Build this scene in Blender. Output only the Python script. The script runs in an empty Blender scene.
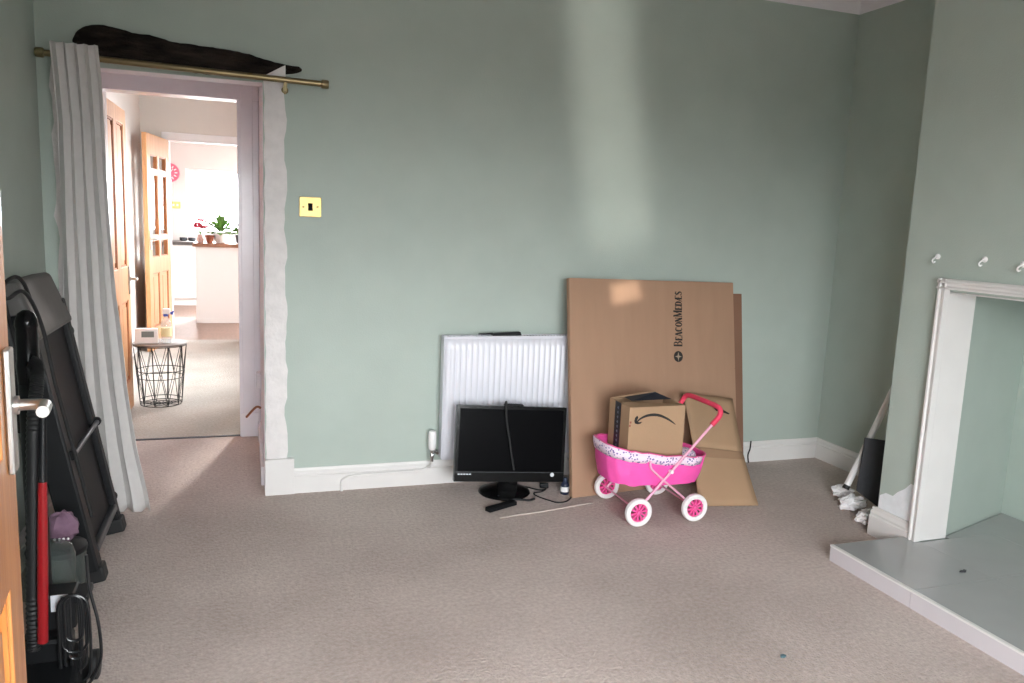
import bpy, bmesh, math, random
from mathutils import Vector, Matrix, noise
random.seed(7)
SC = bpy.context.scene
COL = SC.collection
PI = math.pi

# ------------------------------------------------------------------ camera model (solved from the room's straight edges)
FPX, YAW, PITCH, ROLL, EYE = 785.183, 0.3306023, 0.1484249, -0.0407734, 1.37
_f = Vector((math.sin(YAW)*math.cos(PITCH), math.cos(YAW)*math.cos(PITCH), -math.sin(PITCH)))
_r = Vector((math.cos(YAW), -math.sin(YAW), 0))
_d = _f.cross(_r)
_c, _s = math.cos(ROLL), math.sin(ROLL)
CR, CD = _c*_r + _s*_d, -_s*_r + _c*_d
CAMPOS = Vector((0, 0, EYE))
def at(u, v, axis, val):
    """the point of the plane <axis>=val seen at photograph pixel (u, v): used for surveying the room"""
    d = CR*((u-512)/FPX) + CD*((v-341.5)/FPX) + _f
    return CAMPOS + d*((val-CAMPOS[axis])/d[axis])

# ------------------------------------------------------------------ materials
def lin(h):
    h = h.lstrip('#')
    o = []
    for i in (0, 2, 4):
        c = int(h[i:i+2], 16)/255
        o.append(c/12.92 if c <= .04045 else ((c+.055)/1.055)**2.4)
    return (*o, 1)
MATS = {}
def mat(name, col, rough=.5, metal=0, var=.0, scale=8, bump=0, bscale=None, dark=None, spec=.5, stretch=None, coat=0, bdist=.01):
    if name in MATS: return MATS[name]
    m = bpy.data.materials.new(name); m.use_nodes = True
    nt = m.node_tree; b = nt.nodes['Principled BSDF']
    b.inputs['Roughness'].default_value = rough; b.inputs['Metallic'].default_value = metal
    b.inputs['Specular IOR Level'].default_value = spec
    if coat: b.inputs['Coat Weight'].default_value = coat; b.inputs['Coat Roughness'].default_value = .08
    c = lin(col)
    tc = nt.nodes.new('ShaderNodeTexCoord'); mp = nt.nodes.new('ShaderNodeMapping')
    nt.links.new(tc.outputs['Object'], mp.inputs['Vector'])
    if stretch: mp.inputs['Scale'].default_value = stretch
    n = nt.nodes.new('ShaderNodeTexNoise'); n.inputs['Scale'].default_value = scale; n.inputs['Detail'].default_value = 6
    nt.links.new(mp.outputs['Vector'], n.inputs['Vector'])
    rp = nt.nodes.new('ShaderNodeValToRGB')
    d = lin(dark) if dark else tuple(x*(1-var) for x in c[:3])+(1,)
    hi = c if dark else tuple(min(1, x*(1+var)) for x in c[:3])+(1,)
    rp.color_ramp.elements[0].position = .3; rp.color_ramp.elements[0].color = d
    rp.color_ramp.elements[1].position = .7; rp.color_ramp.elements[1].color = hi
    nt.links.new(n.outputs['Fac'], rp.inputs['Fac']); nt.links.new(rp.outputs['Color'], b.inputs['Base Color'])
    if bump:
        n2 = nt.nodes.new('ShaderNodeTexNoise'); n2.inputs['Scale'].default_value = bscale or scale*4; n2.inputs['Detail'].default_value = 4
        nt.links.new(mp.outputs['Vector'], n2.inputs['Vector'])
        bp = nt.nodes.new('ShaderNodeBump'); bp.inputs['Strength'].default_value = bump; bp.inputs['Distance'].default_value = bdist
        nt.links.new(n2.outputs['Fac'], bp.inputs['Height']); nt.links.new(bp.outputs['Normal'], b.inputs['Normal'])
    MATS[name] = m
    return m

def carpet_mat(name, col, col2):
    m = bpy.data.materials.new(name); m.use_nodes = True
    nt = m.node_tree; b = nt.nodes['Principled BSDF']; b.inputs['Roughness'].default_value = .95
    b.inputs['Specular IOR Level'].default_value = .1
    b.inputs['Sheen Weight'].default_value = .15
    tc = nt.nodes.new('ShaderNodeTexCoord')
    big = nt.nodes.new('ShaderNodeTexNoise'); big.inputs['Scale'].default_value = 1.6; big.inputs['Detail'].default_value = 5
    fine = nt.nodes.new('ShaderNodeTexVoronoi'); fine.inputs['Scale'].default_value = 115
    mid = nt.nodes.new('ShaderNodeTexNoise'); mid.inputs['Scale'].default_value = 60; mid.inputs['Detail'].default_value = 3
    for n in (big, fine, mid): nt.links.new(tc.outputs['Object'], n.inputs['Vector'])
    r1 = nt.nodes.new('ShaderNodeValToRGB'); r1.color_ramp.elements[0].position = .32; r1.color_ramp.elements[1].position = .62
    r1.color_ramp.elements[0].color = lin(col2); r1.color_ramp.elements[1].color = lin(col)
    nt.links.new(big.outputs['Fac'], r1.inputs['Fac'])
    r2 = nt.nodes.new('ShaderNodeValToRGB'); r2.color_ramp.elements[0].position = .25; r2.color_ramp.elements[1].position = .75
    r2.color_ramp.elements[0].color = (.80, .78, .76, 1); r2.color_ramp.elements[1].color = (1.1, 1.1, 1.1, 1)
    nt.links.new(mid.outputs['Fac'], r2.inputs['Fac'])
    mx = nt.nodes.new('ShaderNodeMix'); mx.data_type = 'RGBA'; mx.blend_type = 'MULTIPLY'; mx.inputs['Factor'].default_value = 1
    nt.links.new(r1.outputs['Color'], mx.inputs['A']); nt.links.new(r2.outputs['Color'], mx.inputs['B'])
    nt.links.new(mx.outputs['Result'], b.inputs['Base Color'])
    bp = nt.nodes.new('ShaderNodeBump'); bp.inputs['Strength'].default_value = .6; bp.inputs['Distance'].default_value = .006
    nt.links.new(fine.outputs['Distance'], bp.inputs['Height']); nt.links.new(bp.outputs['Normal'], b.inputs['Normal'])
    return m

def pane_mat(name, tint=(1, 1, 1), refl=.08, haze=0, hcol=(.8, .8, .8)):
    m = bpy.data.materials.new(name); m.use_nodes = True
    nt = m.node_tree; nt.nodes.clear()
    out = nt.nodes.new('ShaderNodeOutputMaterial'); t = nt.nodes.new('ShaderNodeBsdfTransparent'); t.inputs['Color'].default_value = (*tint, 1)
    g = nt.nodes.new('ShaderNodeBsdfGlossy'); g.inputs['Roughness'].default_value = .03
    mx = nt.nodes.new('ShaderNodeMixShader'); fr = nt.nodes.new('ShaderNodeFresnel'); fr.inputs['IOR'].default_value = 1.35
    geo = nt.nodes.new('ShaderNodeNewGeometry'); sb = nt.nodes.new('ShaderNodeMath'); sb.operation = 'SUBTRACT'; sb.inputs[0].default_value = 1; ml = nt.nodes.new('ShaderNodeMath'); ml.operation = 'MULTIPLY'
    nt.links.new(geo.outputs['Backfacing'], sb.inputs[1]); nt.links.new(sb.outputs[0], ml.inputs[0]); nt.links.new(fr.outputs['Fac'], ml.inputs[1]); nt.links.new(ml.outputs[0], mx.inputs['Fac'])   # reflect on the outer face only
    nt.links.new(t.outputs[0], mx.inputs[1]); nt.links.new(g.outputs[0], mx.inputs[2])
    last = mx
    if haze:
        d = nt.nodes.new('ShaderNodeBsdfDiffuse'); d.inputs['Color'].default_value = (*hcol, 1)
        m2 = nt.nodes.new('ShaderNodeMixShader'); m2.inputs['Fac'].default_value = haze
        nt.links.new(mx.outputs[0], m2.inputs[1]); nt.links.new(d.outputs[0], m2.inputs[2]); last = m2
    nt.links.new(last.outputs[0], out.inputs['Surface'])
    return m

def print_mat(name, c1, c2, scale):
    """small blotchy animal print"""
    m = bpy.data.materials.new(name); m.use_nodes = True
    nt = m.node_tree; b = nt.nodes['Principled BSDF']; b.inputs['Roughness'].default_value = .7
    tc = nt.nodes.new('ShaderNodeTexCoord'); v = nt.nodes.new('ShaderNodeTexVoronoi'); v.inputs['Scale'].default_value = scale
    nt.links.new(tc.outputs['Object'], v.inputs['Vector'])
    r = nt.nodes.new('ShaderNodeValToRGB'); r.color_ramp.interpolation = 'CONSTANT'
    r.color_ramp.elements[0].color = lin(c1); r.color_ramp.elements[1].color = lin(c2); r.color_ramp.elements[1].position = .34
    nt.links.new(v.outputs['Distance'], r.inputs['Fac']); nt.links.new(r.outputs['Color'], b.inputs['Base Color'])
    return m

M = dict(
 wall=mat('sage paint', '#aeb9b1', .62, var=.03, scale=5, bump=.12, bscale=160, spec=.3),
 white=mat('white gloss paint', '#dedbd9', .3, var=.03, scale=6, bump=.05, bscale=30),
 jamb=mat('old white gloss paint', '#ece9ee', .2, var=.04, scale=5, bump=.35, bscale=14, bdist=.006),
 plaster=mat('rough white filler', '#dfdad9', .8, var=.06, scale=18, bump=.4, bscale=60),
 filler=mat('smeared white filler', '#e8eaed', .85, var=.06, scale=25, bump=.3, bscale=60),
 ceil=mat('ceiling white', '#e8e4e8', .8, var=.02, scale=4),
 hallwall=mat('hall off white paint', '#d3ccc8', .7, var=.02, scale=4),
 reveal=mat('pale lilac paint', '#e4dde2', .5, var=.03, scale=5, bump=.1, bscale=40),
 carpet=carpet_mat('beige loop carpet', '#c7b8b1', '#b2a39c'),
 hallcarpet=carpet_mat('pale hall carpet', '#a9a39c', '#979189'),
 kfloor=mat('kitchen wood effect floor', '#7c6256', .45, var=.12, scale=6, stretch=(6, 1, 1)),
 pine=mat('honey pine', '#d08a4c', .32, dark='#b36a30', scale=5, stretch=(7, 7, .6), bump=.1, bscale=20, coat=.4),
 pinehall=mat('light pine', '#c08d62', .4, dark='#ac764a', scale=5, stretch=(7, 7, .6)),
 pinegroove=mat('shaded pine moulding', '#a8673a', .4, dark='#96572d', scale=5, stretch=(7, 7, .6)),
 brass=mat('antique brass', '#8a7c5e', .33, 1, var=.08, scale=20),
 brassplate=mat('polished brass plate', '#b39c66', .42, 1, var=.06, scale=30),
 steel=mat('satin steel', '#c3c2bf', .3, 1, var=.04, scale=30),
 chrome=mat('chrome', '#d6d6d6', .15, 1),
 curtain=mat('grey white curtain cloth', '#d4d1cf', .85, var=.03, scale=30, bump=.25, bscale=420, spec=.1),
 oldwood=mat('charred old timber', '#3a322d', .95, dark='#131010', spec=.1, scale=9, stretch=(1, 4, 4), bump=.8, bscale=30, bdist=.02),
 black=mat('matt black plastic', '#131416', .45, spec=.25, var=.1, scale=30),
 blackgloss=mat('glossy black plastic', '#0b0b0c', .22, var=.0, spec=.18),
 screen=mat('dark screen', '#08080a', .3, spec=.03),
 blackrub=mat('black rubber', '#141415', .6),
 tread=mat('treadmill black', '#141517', .5, spec=.2, var=.1, scale=60, bump=.15, bscale=250),
 treadgrey=mat('treadmill grey cover', '#5c5a58', .5, var=.08, scale=20),
 dkgrey=mat('dark grey metal', '#55565a', .35, .6),
 red=mat('red plastic', '#8f1018', .3),
 label=mat('pale sticker', '#c9ccd2', .5),
 clear=pane_mat('smoky clear plastic', (.72, .76, .74), haze=.12, hcol=(.3, .34, .33)),
 clear2=pane_mat('clear plastic', (.93, .95, .96), haze=.25, hcol=(.85, .88, .9)),
 glass=pane_mat('window glass', (.97, .98, .98)),
 purple=mat('dusty purple cloth', '#775a6d', .8, var=.15, scale=30, bump=.5, bscale=30),
 card=mat('brown cardboard', '#a5846d', .8, var=.04, scale=3, bump=.1, bscale=90, stretch=(6, 1, 1), spec=.2),
 card2=mat('darker brown cardboard', '#836250', .8, var=.05, scale=3, spec=.2),
 card3=mat('light brown cardboard', '#a98b6f', .8, var=.05, scale=4, bump=.1, bscale=90, spec=.2),
 ink=mat('black ink', '#1d1a18', .7),
 tape=mat('dark tape', '#1c1f28', .35, var=.1, scale=30),
 pink=mat('bright pink fabric', '#f458ae', .55, var=.08, scale=14, bump=.3, bscale=22),
 pinkp=mat('pink plastic', '#e8579a', .35),
 pinktube=mat('pale pink painted tube', '#e9a9c3', .3),
 grip=mat('coral pink foam', '#e2405f', .7, var=.05, scale=40),
 whitep=mat('white plastic', '#eceaea', .4),
 prt=print_mat('leopard print', '#7f6ea8', '#f2dcec', 75),
 blue=mat('blue plastic', '#3a4fb0', .4),
 tile=mat('pale grey hearth tile', '#a8a8a8', .16, var=.03, scale=5),
 grout=mat('grout', '#8f9594', .8),
 radw=mat('radiator enamel', '#d8d8e0', .3, var=.01),
 paper=mat('crumpled white tissue', '#f2f0f2', .9, var=.04, scale=20, bump=.4, bscale=40),
 charcoal=mat('charcoal board', '#3b3c41', .6, var=.08, scale=30),
 greywood=mat('grey wood top', '#6f6763', .4, var=.1, scale=6, stretch=(1, 8, 1)),
 worktop=mat('brown wood worktop', '#8a5a40', .4, var=.12, scale=5, stretch=(1, 6, 1)),
 darktop=mat('dark worktop', '#4b4442', .35, var=.1, scale=20),
 unit=mat('white kitchen unit', '#ece9e6', .3),
 leaf=mat('leaf green', '#5f8a3c', .5, var=.25, scale=20),
 flower=mat('pink petals', '#d4546f', .6, var=.15, scale=40),
 terra=mat('terracotta', '#8a4a32', .8, var=.1, scale=20),
 clockp=mat('pink clock', '#e0637d', .5, var=.1, scale=20),
 yellow=mat('yellowed plastic', '#d9bd75', .5),
 lcd=mat('lcd grey', '#6d7472', .3),
 copper=mat('old copper', '#9a6a4c', .5, .5),
)

# ------------------------------------------------------------------ mesh builder
class MB:
    def __init__(s): s.v = []; s.f = []; s.m = []
    def add(s, vs, fs, mi=0):
        b = len(s.v); s.v += [Vector(v) for v in vs]; s.f += [tuple(b+i for i in f) for f in fs]; s.m += [mi]*len(fs); return s
    def box(s, lo, hi, mi=0):
        x0, y0, z0 = lo; x1, y1, z1 = hi
        return s.hexa([(x0,y0,z0),(x1,y0,z0),(x1,y1,z0),(x0,y1,z0)], [(x0,y0,z1),(x1,y0,z1),(x1,y1,z1),(x0,y1,z1)], mi)
    def hexa(s, a, b, mi=0):
        n = len(a)
        return s.add(list(a)+list(b), [tuple(reversed(range(n))), tuple(range(n, 2*n))]+[(i, (i+1) % n, n+(i+1) % n, n+i) for i in range(n)], mi)
    def obox(s, c, X, Y, Z, mi=0):
        """box centred at c with half-extent vectors X, Y, Z"""
        c, X, Y, Z = map(Vector, (c, X, Y, Z))
        return s.hexa([c-X-Y-Z, c+X-Y-Z, c+X+Y-Z, c-X+Y-Z], [c-X-Y+Z, c+X-Y+Z, c+X+Y+Z, c-X+Y+Z], mi)
    def frame(s, d):
        d = Vector(d).normalized(); a = Vector((0, 0, 1)) if abs(d.z) < .9 else Vector((1, 0, 0))
        x = a.cross(d).normalized(); return x, d.cross(x)
    def tube(s, pts, r, n=10, mi=0, cap=True, closed=False):
        pts = [Vector(p) for p in pts]; k = len(pts); rr = r if isinstance(r, (list, tuple)) else [r]*k
        rings = []; x = None
        for i, p in enumerate(pts):
            if closed: d = pts[(i+1) % k]-pts[i-1]
            else: d = pts[min(i+1, k-1)]-pts[max(i-1, 0)]
            d.normalize()
            if x is None: x, y = s.frame(d)
            else:
                x = (x-d*x.dot(d)).normalized(); y = d.cross(x)
            rings.append([p+(x*math.cos(2*PI*j/n)+y*math.sin(2*PI*j/n))*rr[i] for j in range(n)])
        vs = [v for q in rings for v in q]; fs = []
        for i in range(k if closed else k-1):
            a, b = i*n, ((i+1) % k)*n
            fs += [(a+j, a+(j+1) % n, b+(j+1) % n, b+j) for j in range(n)]
        if cap and not closed: fs += [tuple(reversed(range(n))), tuple(range((k-1)*n, k*n))]
        return s.add(vs, fs, mi)
    def cyl(s, a, b, r, r2=None, n=20, mi=0): return s.tube([a, b], [r, r if r2 is None else r2], n, mi)
    def lathe(s, o, d, prof, n=24, mi=0, sy=1):
        """prof: (radius, height) along d from o"""
        o = Vector(o); d = Vector(d).normalized(); x, y = s.frame(d); vs = []; fs = []
        for r, h in prof: vs += [o+d*h+(x*math.cos(2*PI*j/n)+y*sy*math.sin(2*PI*j/n))*max(r, 1e-5) for j in range(n)]
        for i in range(len(prof)-1): fs += [(i*n+j, i*n+(j+1) % n, (i+1)*n+(j+1) % n, (i+1)*n+j) for j in range(n)]
        fs += [tuple(reversed(range(n))), tuple(range((len(prof)-1)*n, len(prof)*n))]
        return s.add(vs, fs, mi)
    def prism(s, poly, o, X, Y, N, t, mi=0):
        """2-D polygon in the frame (o, X, Y) thickened by t along N"""
        o, X, Y, N = map(Vector, (o, X, Y, N))
        a = [o+X*p[0]+Y*p[1] for p in poly]; return s.hexa(a, [p+N*t for p in a], mi)
    def grid(s, P, mi=0, closed_u=False):
        nu, nv = len(P), len(P[0]); fs = []
        for i in range(nu if closed_u else nu-1):
            for j in range(nv-1):
                i2 = (i+1) % nu; fs.append((i*nv+j, i2*nv+j, i2*nv+j+1, i*nv+j+1))
        return s.add([v for r in P for v in r], fs, mi)
    def ball(s, c, r, n=14, mi=0, sc=(1, 1, 1), rough=0):
        c = Vector(c); P = []
        for i in range(n):
            row = []
            for j in range(n//2+1):
                a = 2*PI*i/n; b = PI*j/(n//2)-PI/2
                d = Vector((math.cos(a)*math.cos(b)*sc[0], math.sin(a)*math.cos(b)*sc[1], math.sin(b)*sc[2]))
                k = r*(1+rough*noise.noise((c+d)*37.3)) if rough else r
                row.append(c+d*k)
            P.append(row)
        return s.grid(P, mi, True)
    def build(s, name, ms, parent=None, smooth=False, bevel=0, solid=0, sub=0, seg=2):
        o0 = Vector((0, 0, 0)); q = parent
        while q is not None:
            o0 = o0+q.location; q = q.parent
        me = bpy.data.meshes.new(name)
        me.from_pydata([tuple(v-o0) for v in s.v], [], s.f)
        for m in (ms if isinstance(ms, (list, tuple)) else [ms]): me.materials.append(M[m] if isinstance(m, str) else m)
        for p, i in zip(me.polygons, s.m): p.material_index = i
        bm = bmesh.new(); bm.from_mesh(me)
        bmesh.ops.remove_doubles(bm, verts=bm.verts, dist=1e-6)
        bmesh.ops.recalc_face_normals(bm, faces=bm.faces); bm.to_mesh(me); bm.free()
        o = bpy.data.objects.new(name, me); COL.objects.link(o)
        if parent is not None: o.parent = parent
        if smooth:
            for p in me.polygons: p.use_smooth = True
        if solid:
            k = o.modifiers.new('s', 'SOLIDIFY'); k.thickness = solid; k.offset = 0
        if bevel:
            k = o.modifiers.new('b', 'BEVEL'); k.width = bevel; k.segments = seg; k.limit_method = 'ANGLE'; k.angle_limit = math.radians(40)
        if sub:
            k = o.modifiers.new('u', 'SUBSURF'); k.levels = k.render_levels = sub
        if smooth and not sub: me.set_sharp_from_angle(angle=math.radians(42))
        return o
def struct(o): o['kind'] = 'structure'; return o
def tag(o, label, cat, group=None):
    o['label'] = label; o['category'] = cat
    if group: o['group'] = group
    return o
def thing(name, loc, label, cat, group=None):
    o = bpy.data.objects.new(name, None); COL.objects.link(o); o.location = loc; o.empty_display_size = .1
    return tag(o, label, cat, group)
def V(*a): return Vector(a)
def smooth_path(pts, k=8):
    pts = [Vector(p) for p in pts]; out = []
    for i in range(len(pts)-1):
        p0, p1, p2, p3 = pts[max(i-1, 0)], pts[i], pts[i+1], pts[min(i+2, len(pts)-1)]
        for j in range(k):
            t = j/k; out.append(.5*((2*p1)+(-p0+p2)*t+(2*p0-5*p1+4*p2-p3)*t*t+(-p0+3*p1-3*p2+p3)*t**3))
    return out+[pts[-1]]

# ------------------------------------------------------------------ room shell
XL, XR, YB, YF, ZC = -.825, 3.39, 3.907, -.95, 2.65
PX0, PX1, YD = -.78, .085, 5.06          # the deep passage through the back wall, and the frame at its far end
ZP = 2.15; PXF = -.69
struct(MB().box((XL-.1, YF-.1, -.12), (3.7, YD, 0)).build('floor', 'carpet'))
struct(MB().box((-1.1, YD, -.12), (.45, 9.0, 0)).build('floor_hall', 'hallcarpet'))
struct(MB().box((-1.9, 9.0, -.12), (2.5, 13.1, -.001)).build('floor_kitchen', 'kfloor'))
struct(MB().box((XL-.1, YF-.1, 2.74), (3.7, YB+.12, 2.85)).build('ceiling', 'ceil'))
# back wall with the passage
b = MB()
b.box((XL-.1, YB, 0), (PXF, YB+.12, 2.8)).box((PX1, YB, 0), (3.7, YB+.12, 2.8)).box((PXF, YB, 1.965), (PX1, YB+.12, 2.8))
struct(b.build('wall_back', 'wall'))
b = MB()
b.box((PX1, YB+.12, 0), (PX1+.12, YD+.1, 2.3)).box((PX0-.12, YB+.12, 0), (PX0, YD+.1, 2.3)).box((PX0, YB+.12, ZP), (PX1, YD+.1, 2.3))
b.box((PX1-.002, YB+.004, 0), (PX1, YB+.12, 1.963)).box((PXF, YB+.004, 0), (PXF+.002, YB+.12, 1.963)).box((PXF+.002, YB+.01, 1.963), (PX1, YB+.12, 1.965))
struct(b.build('wall_passage', 'reveal'))
struct(MB().box((XL-.12, YF-.1, 0), (XL, YB+.12, 2.8)).build('wall_left', 'wall'))
struct(MB().box((XR, 2.76, 0), (XR+.12, YB+.12, 2.8)).box((XR, YF-.1, 0), (XR+.12, 1.0, 2.8)).build('wall_right', 'wall'))
# chimney breast with a splayed recess
XB, YB1, YB0 = 2.78, 2.76, .98
Y1, Y0, ZO = 2.51, 1.23, 1.165
b = MB()
b.hexa([(XB, YB1, 0), (XB, Y1+.02, 0), (2.925, Y1+.02, 0), (3.5, 2.71, 0), (3.62, 2.71, 0), (3.62, YB1, 0)], [(XB, YB1, ZO), (XB, Y1+.02, ZO), (2.925, Y1+.02, ZO), (3.5, 2.71, ZO), (3.62, 2.71, ZO), (3.62, YB1, ZO)])
b.hexa([(XB, YB0, 0), (XB, Y0-.02, 0), (2.925, Y0-.02, 0), (3.5, 1.03, 0), (3.62, 1.03, 0), (3.62, YB0, 0)], [(XB, YB0, ZO), (XB, Y0-.02, ZO), (2.925, Y0-.02, ZO), (3.5, 1.03, ZO), (3.62, 1.03, ZO), (3.62, YB0, ZO)])
b.box((XB, YB0, ZO), (3.62, YB1, 2.8)).box((3.5, 1.03, 0), (3.62, 2.71, ZO))
chim = struct(b.build('wall_chimney', 'wall'))
rnd = random.Random(3)
poly = []
pp = [(862.5, 497), (868, 491), (874, 489), (881, 492), (886, 488), (893, 485), (899, 480), (905, 482), (911, 481), (913, 484)]
for u, v in pp:
    q = at(u+12, v+4, 0, XB); poly.append((q.y, q.z))
poly = [(max(min(y, YB1-.004), 2.557), z) for y, z in poly]
poly = [(YB1-.004, .136)]+poly+[(2.557, .136)]
MB().prism(poly, (XB-.0015, 0, 0), (0, 1, 0), (0, 0, 1), (1, 0, 0), .003).build('filler_patch', 'filler', chim)
# front wall (behind the camera) with a wide window, and the short nib that carries the near door
WX0, WX1, WZ0, WZ1 = -.6, 1.5, .55, 1.95
b = MB()
b.box((XL-.1, YF-.12, 0), (WX0, YF, 2.8)).box((WX1, YF-.12, 0), (3.7, YF, 2.8)).box((WX0, YF-.12, 0), (WX1, YF, WZ0)).box((WX0, YF-.12, WZ1), (WX1, YF, 2.8))
struct(b.build('wall_front', 'wall'))
struct(MB().box((XL, .46, 0), (-.32, .58, 2.8)).build('wall_nib', 'wall'))
struct(MB().box((-.32, .45, 0), (-.278, .59, 2.05)).build('trim_1', 'white', bevel=.004))
b = MB()
for x in (WX0, WX0+.66, WX0+1.33, WX1-.06): b.box((x, YF-.09, WZ0), (x+.06, YF-.03, WZ1))
for z in (WZ0, WZ0+.9, WZ1-.06): b.box((WX0+.001, YF-.085, z+.001), (WX1-.001, YF-.035, z+.059))
b.box((WX0-.05, YF-.03, WZ0-.03), (WX1+.05, YF+.12, WZ0))
wf = struct(b.build('window_1', 'white', bevel=.004))
MB().box((WX0+.03, YF-.062, WZ0+.03), (WX1-.03, YF-.058, WZ1-.03)).build('window_pane', 'glass', wf)

# coving: a quarter hollow round the ceiling
def cove(name, a, b_, inward):
    a, b_, n = V(*a), V(*b_), V(*inward)
    prof = [(0, 0)]+[(.09*(1-math.cos(t)), .09*math.sin(t)) for t in [i*PI/2/8 for i in range(9)]]
    P = [(0, .0)]+[(.004+.09-.09*math.cos(i*PI/16), .09*math.sin(i*PI/16)) for i in range(9)]+[(0, .09)]
    A = [a+n*p[0]+V(0, 0, p[1]) for p in P]; B = [b_+n*p[0]+V(0, 0, p[1]) for p in P]
    return struct(MB().hexa(A, B).build(name, 'ceil'))
cove('trim_2', (XL, YB, ZC), (XR, YB, ZC), (0, -1, 0))
cove('trim_3', (XR, YB, ZC), (XR, YB1, ZC), (-1, 0, 0))
cove('trim_4', (XB, YB1+.09, ZC), (XB, YB0-.09, ZC), (-1, 0, 0))
cove('trim_5', (XL, YF, ZC), (XL, YB, ZC), (1, 0, 0))
cove('trim_6', (XB-.09, YB1, ZC), (XR, YB1, ZC), (0, 1, 0))

# baseboards with a moulded top
def skirt(name, a, b_, inward, h=.125, d=.02):
    a, b_, n = V(*a), V(*b_), V(*inward)
    P = [(0, 0), (d, 0), (d, h*.68), (d*.75, h*.72), (d*.8, h*.8), (d*.45, h*.9), (d*.35, h), (0, h)]
    A = [a+n*p[0]+V(0, 0, p[1]) for p in P]; B = [b_+n*p[0]+V(0, 0, p[1]) for p in P]
    return struct(MB().hexa(A, B).build(name, 'white'))
skirt('baseboard_back', (.221, YB, 0), (XR, YB, 0), (0, -1, 0))
skirt('baseboard_right', (XR, YB, 0), (XR, YB1, 0), (-1, 0, 0))
skirt('baseboard_left', (XL, .6, 0), (XL, YB, 0), (1, 0, 0))
skirt('baseboard_chimney', (XB, YB1+.022, 0), (XB, 2.556, 0), (-1, 0, 0), .135, .024)
skirt('baseboard_alcove', (XB+.0005, YB1, 0), (XR, YB1, 0), (0, 1, 0), .135, .022)

# opening trim on the back wall: hacked-off plaster strip, plinth block
b = MB(); L, R = [], []
for i in range(41):
    z = .17+(1.985-.17)*i/40
    L.append(V(PX1+.004+.003*math.sin(i*1.7), YB-.012, z)); R.append(V(.187+.006*math.sin(i*.9)+rnd.uniform(-.005, .005)-.006*(i/40), YB-.010, z))
vs = []
for i in range(41): vs += [L[i], R[i], L[i]+V(0, .016, 0), R[i]+V(0, .016, 0)]
fs = []
for i in range(40):
    a = i*4; fs += [(a, a+1, a+5, a+4), (a+1, a+3, a+7, a+5), (a+2, a, a+4, a+6)]
fs += [(0, 2, 3, 1), (160, 161, 163, 162)]
b.add(vs, fs); b.hexa([(.09, YB-.066, 1.985), (.182, YB-.066, 1.985), (.182, YB+.002, 1.985), (.09, YB+.002, 1.985)], [(.172, YB-.06, 2.035), (.182, YB-.06, 2.04), (.182, YB+.002, 2.04), (.172, YB+.002, 2.035)])
struct(b.build('trim_7', 'plaster'))
b = MB(); vs = []
for i in range(41):
    z = 1.965*i/40
    a_ = V(-.772+.007*math.sin(i*1.1)+rnd.uniform(-.005, .005), YB-.008, z); c_ = V(PXF+.002, YB-.009, z); vs += [a_, c_, a_+V(0, .012, 0), c_+V(0, .012, 0)]
b.add(vs, fs); struct(b.build('trim_12', 'plaster'))
struct(MB().box((PX1-.003, YB-.03, 0), (.221, YB+.03, .182)).build('trim_8', 'white', bevel=.003))
# inner door frame at the far end of the passage
b = MB()
b.box((-.038, YD-.06, .0), (PX1-.001, YD+.08, 2.02)).box((PX0+.001, YD-.06, .0), (PX0+.04, YD+.08, 2.02)).box((PX0+.001, YD-.06, 2.0202), (PX1-.001, YD+.08, ZP-.001))
b.box((-.02, YD-.068, .12), (.05, YD-.0601, 2.1))
struct(b.build('trim_9', 'jamb', bevel=.006))
struct(MB().box((-.034, YD-.075, 0), (PX1-.004, YD-.055, .15)).box((PX1-.018, YB+.13, 0), (PX1, YD-.07, .1)).build('baseboard_passage', 'jamb', bevel=.004))
struct(MB().box((PX0, YD-.05, 0), (-.03, YD-.025, .006)).build('trim_10', 'charcoal', bevel=.002))
# hall and kitchen shell
struct(MB().box((-1.12, YD+.1, 0), (-1.0, 9.0, 2.7)).box((-1.12, YD+.08, 0), (PX0-.12, YD+.2, 2.7)).build('wall_hall_left', 'hallwall'))
struct(MB().box((.33, YD+.1, 0), (.45, 6.2, 2.7)).box((.33, 7.7, 0), (.45, 9.0, 2.7)).box((.33, 6.2, 0), (.45, 7.7, .9)).box((.33, 6.2, 2.3), (.45, 7.7, 2.7)).box((PX1+.12, YD-.02, 0), (.45, YD+.1, 2.7)).build('wall_hall_right', 'hallwall'))
struct(MB().box((PX0-.3, YD+.1, 2.3), (.45, YD+.2, 2.7)).box((-1.0, 9.0, 0), (-.77, 9.1, 2.7)).box((.17, 9.0, 0), (.33, 9.1, 2.7)).box((-.77, 9.0, 2.13), (.17, 9.1, 2.7)).build('wall_hall_end', 'hallwall'))
b = MB().box((-.80, 8.985, 0), (-.73, 9.115, 2.075)).box((.13, 8.985, 0), (.2, 9.115, 2.075)).box((-.80, 8.985, 2.0752), (.2, 9.115, 2.16))
struct(b.build('trim_11', 'jamb', bevel=.005))
struct(MB().box((-1.12, YD+.1, 2.7), (.45, 9.1, 2.8)).build('ceiling_hall', 'ceil'))
struct(MB().box((-1.9, 9.0, 2.7), (2.5, 13.1, 2.8)).build('ceiling_kitchen', 'ceil'))
q0, q1 = at(185, 168, 1, 12.9), at(245, 236, 1, 12.9)
KX0, KX1, KZ1, KZ0 = q0.x, 1.7, q0.z, q1.z
b = MB().box((-1.9, 12.9, 0), (KX0, 13.0, 2.7)).box((KX1, 12.9, 0), (2.5, 13.0, 2.7)).box((KX0, 12.9, 0), (KX1, 13.0, KZ0)).box((KX0, 12.9, KZ1), (KX1, 13.0, 2.7))
struct(b.build('wall_kitchen_back', 'hallwall'))
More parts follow.
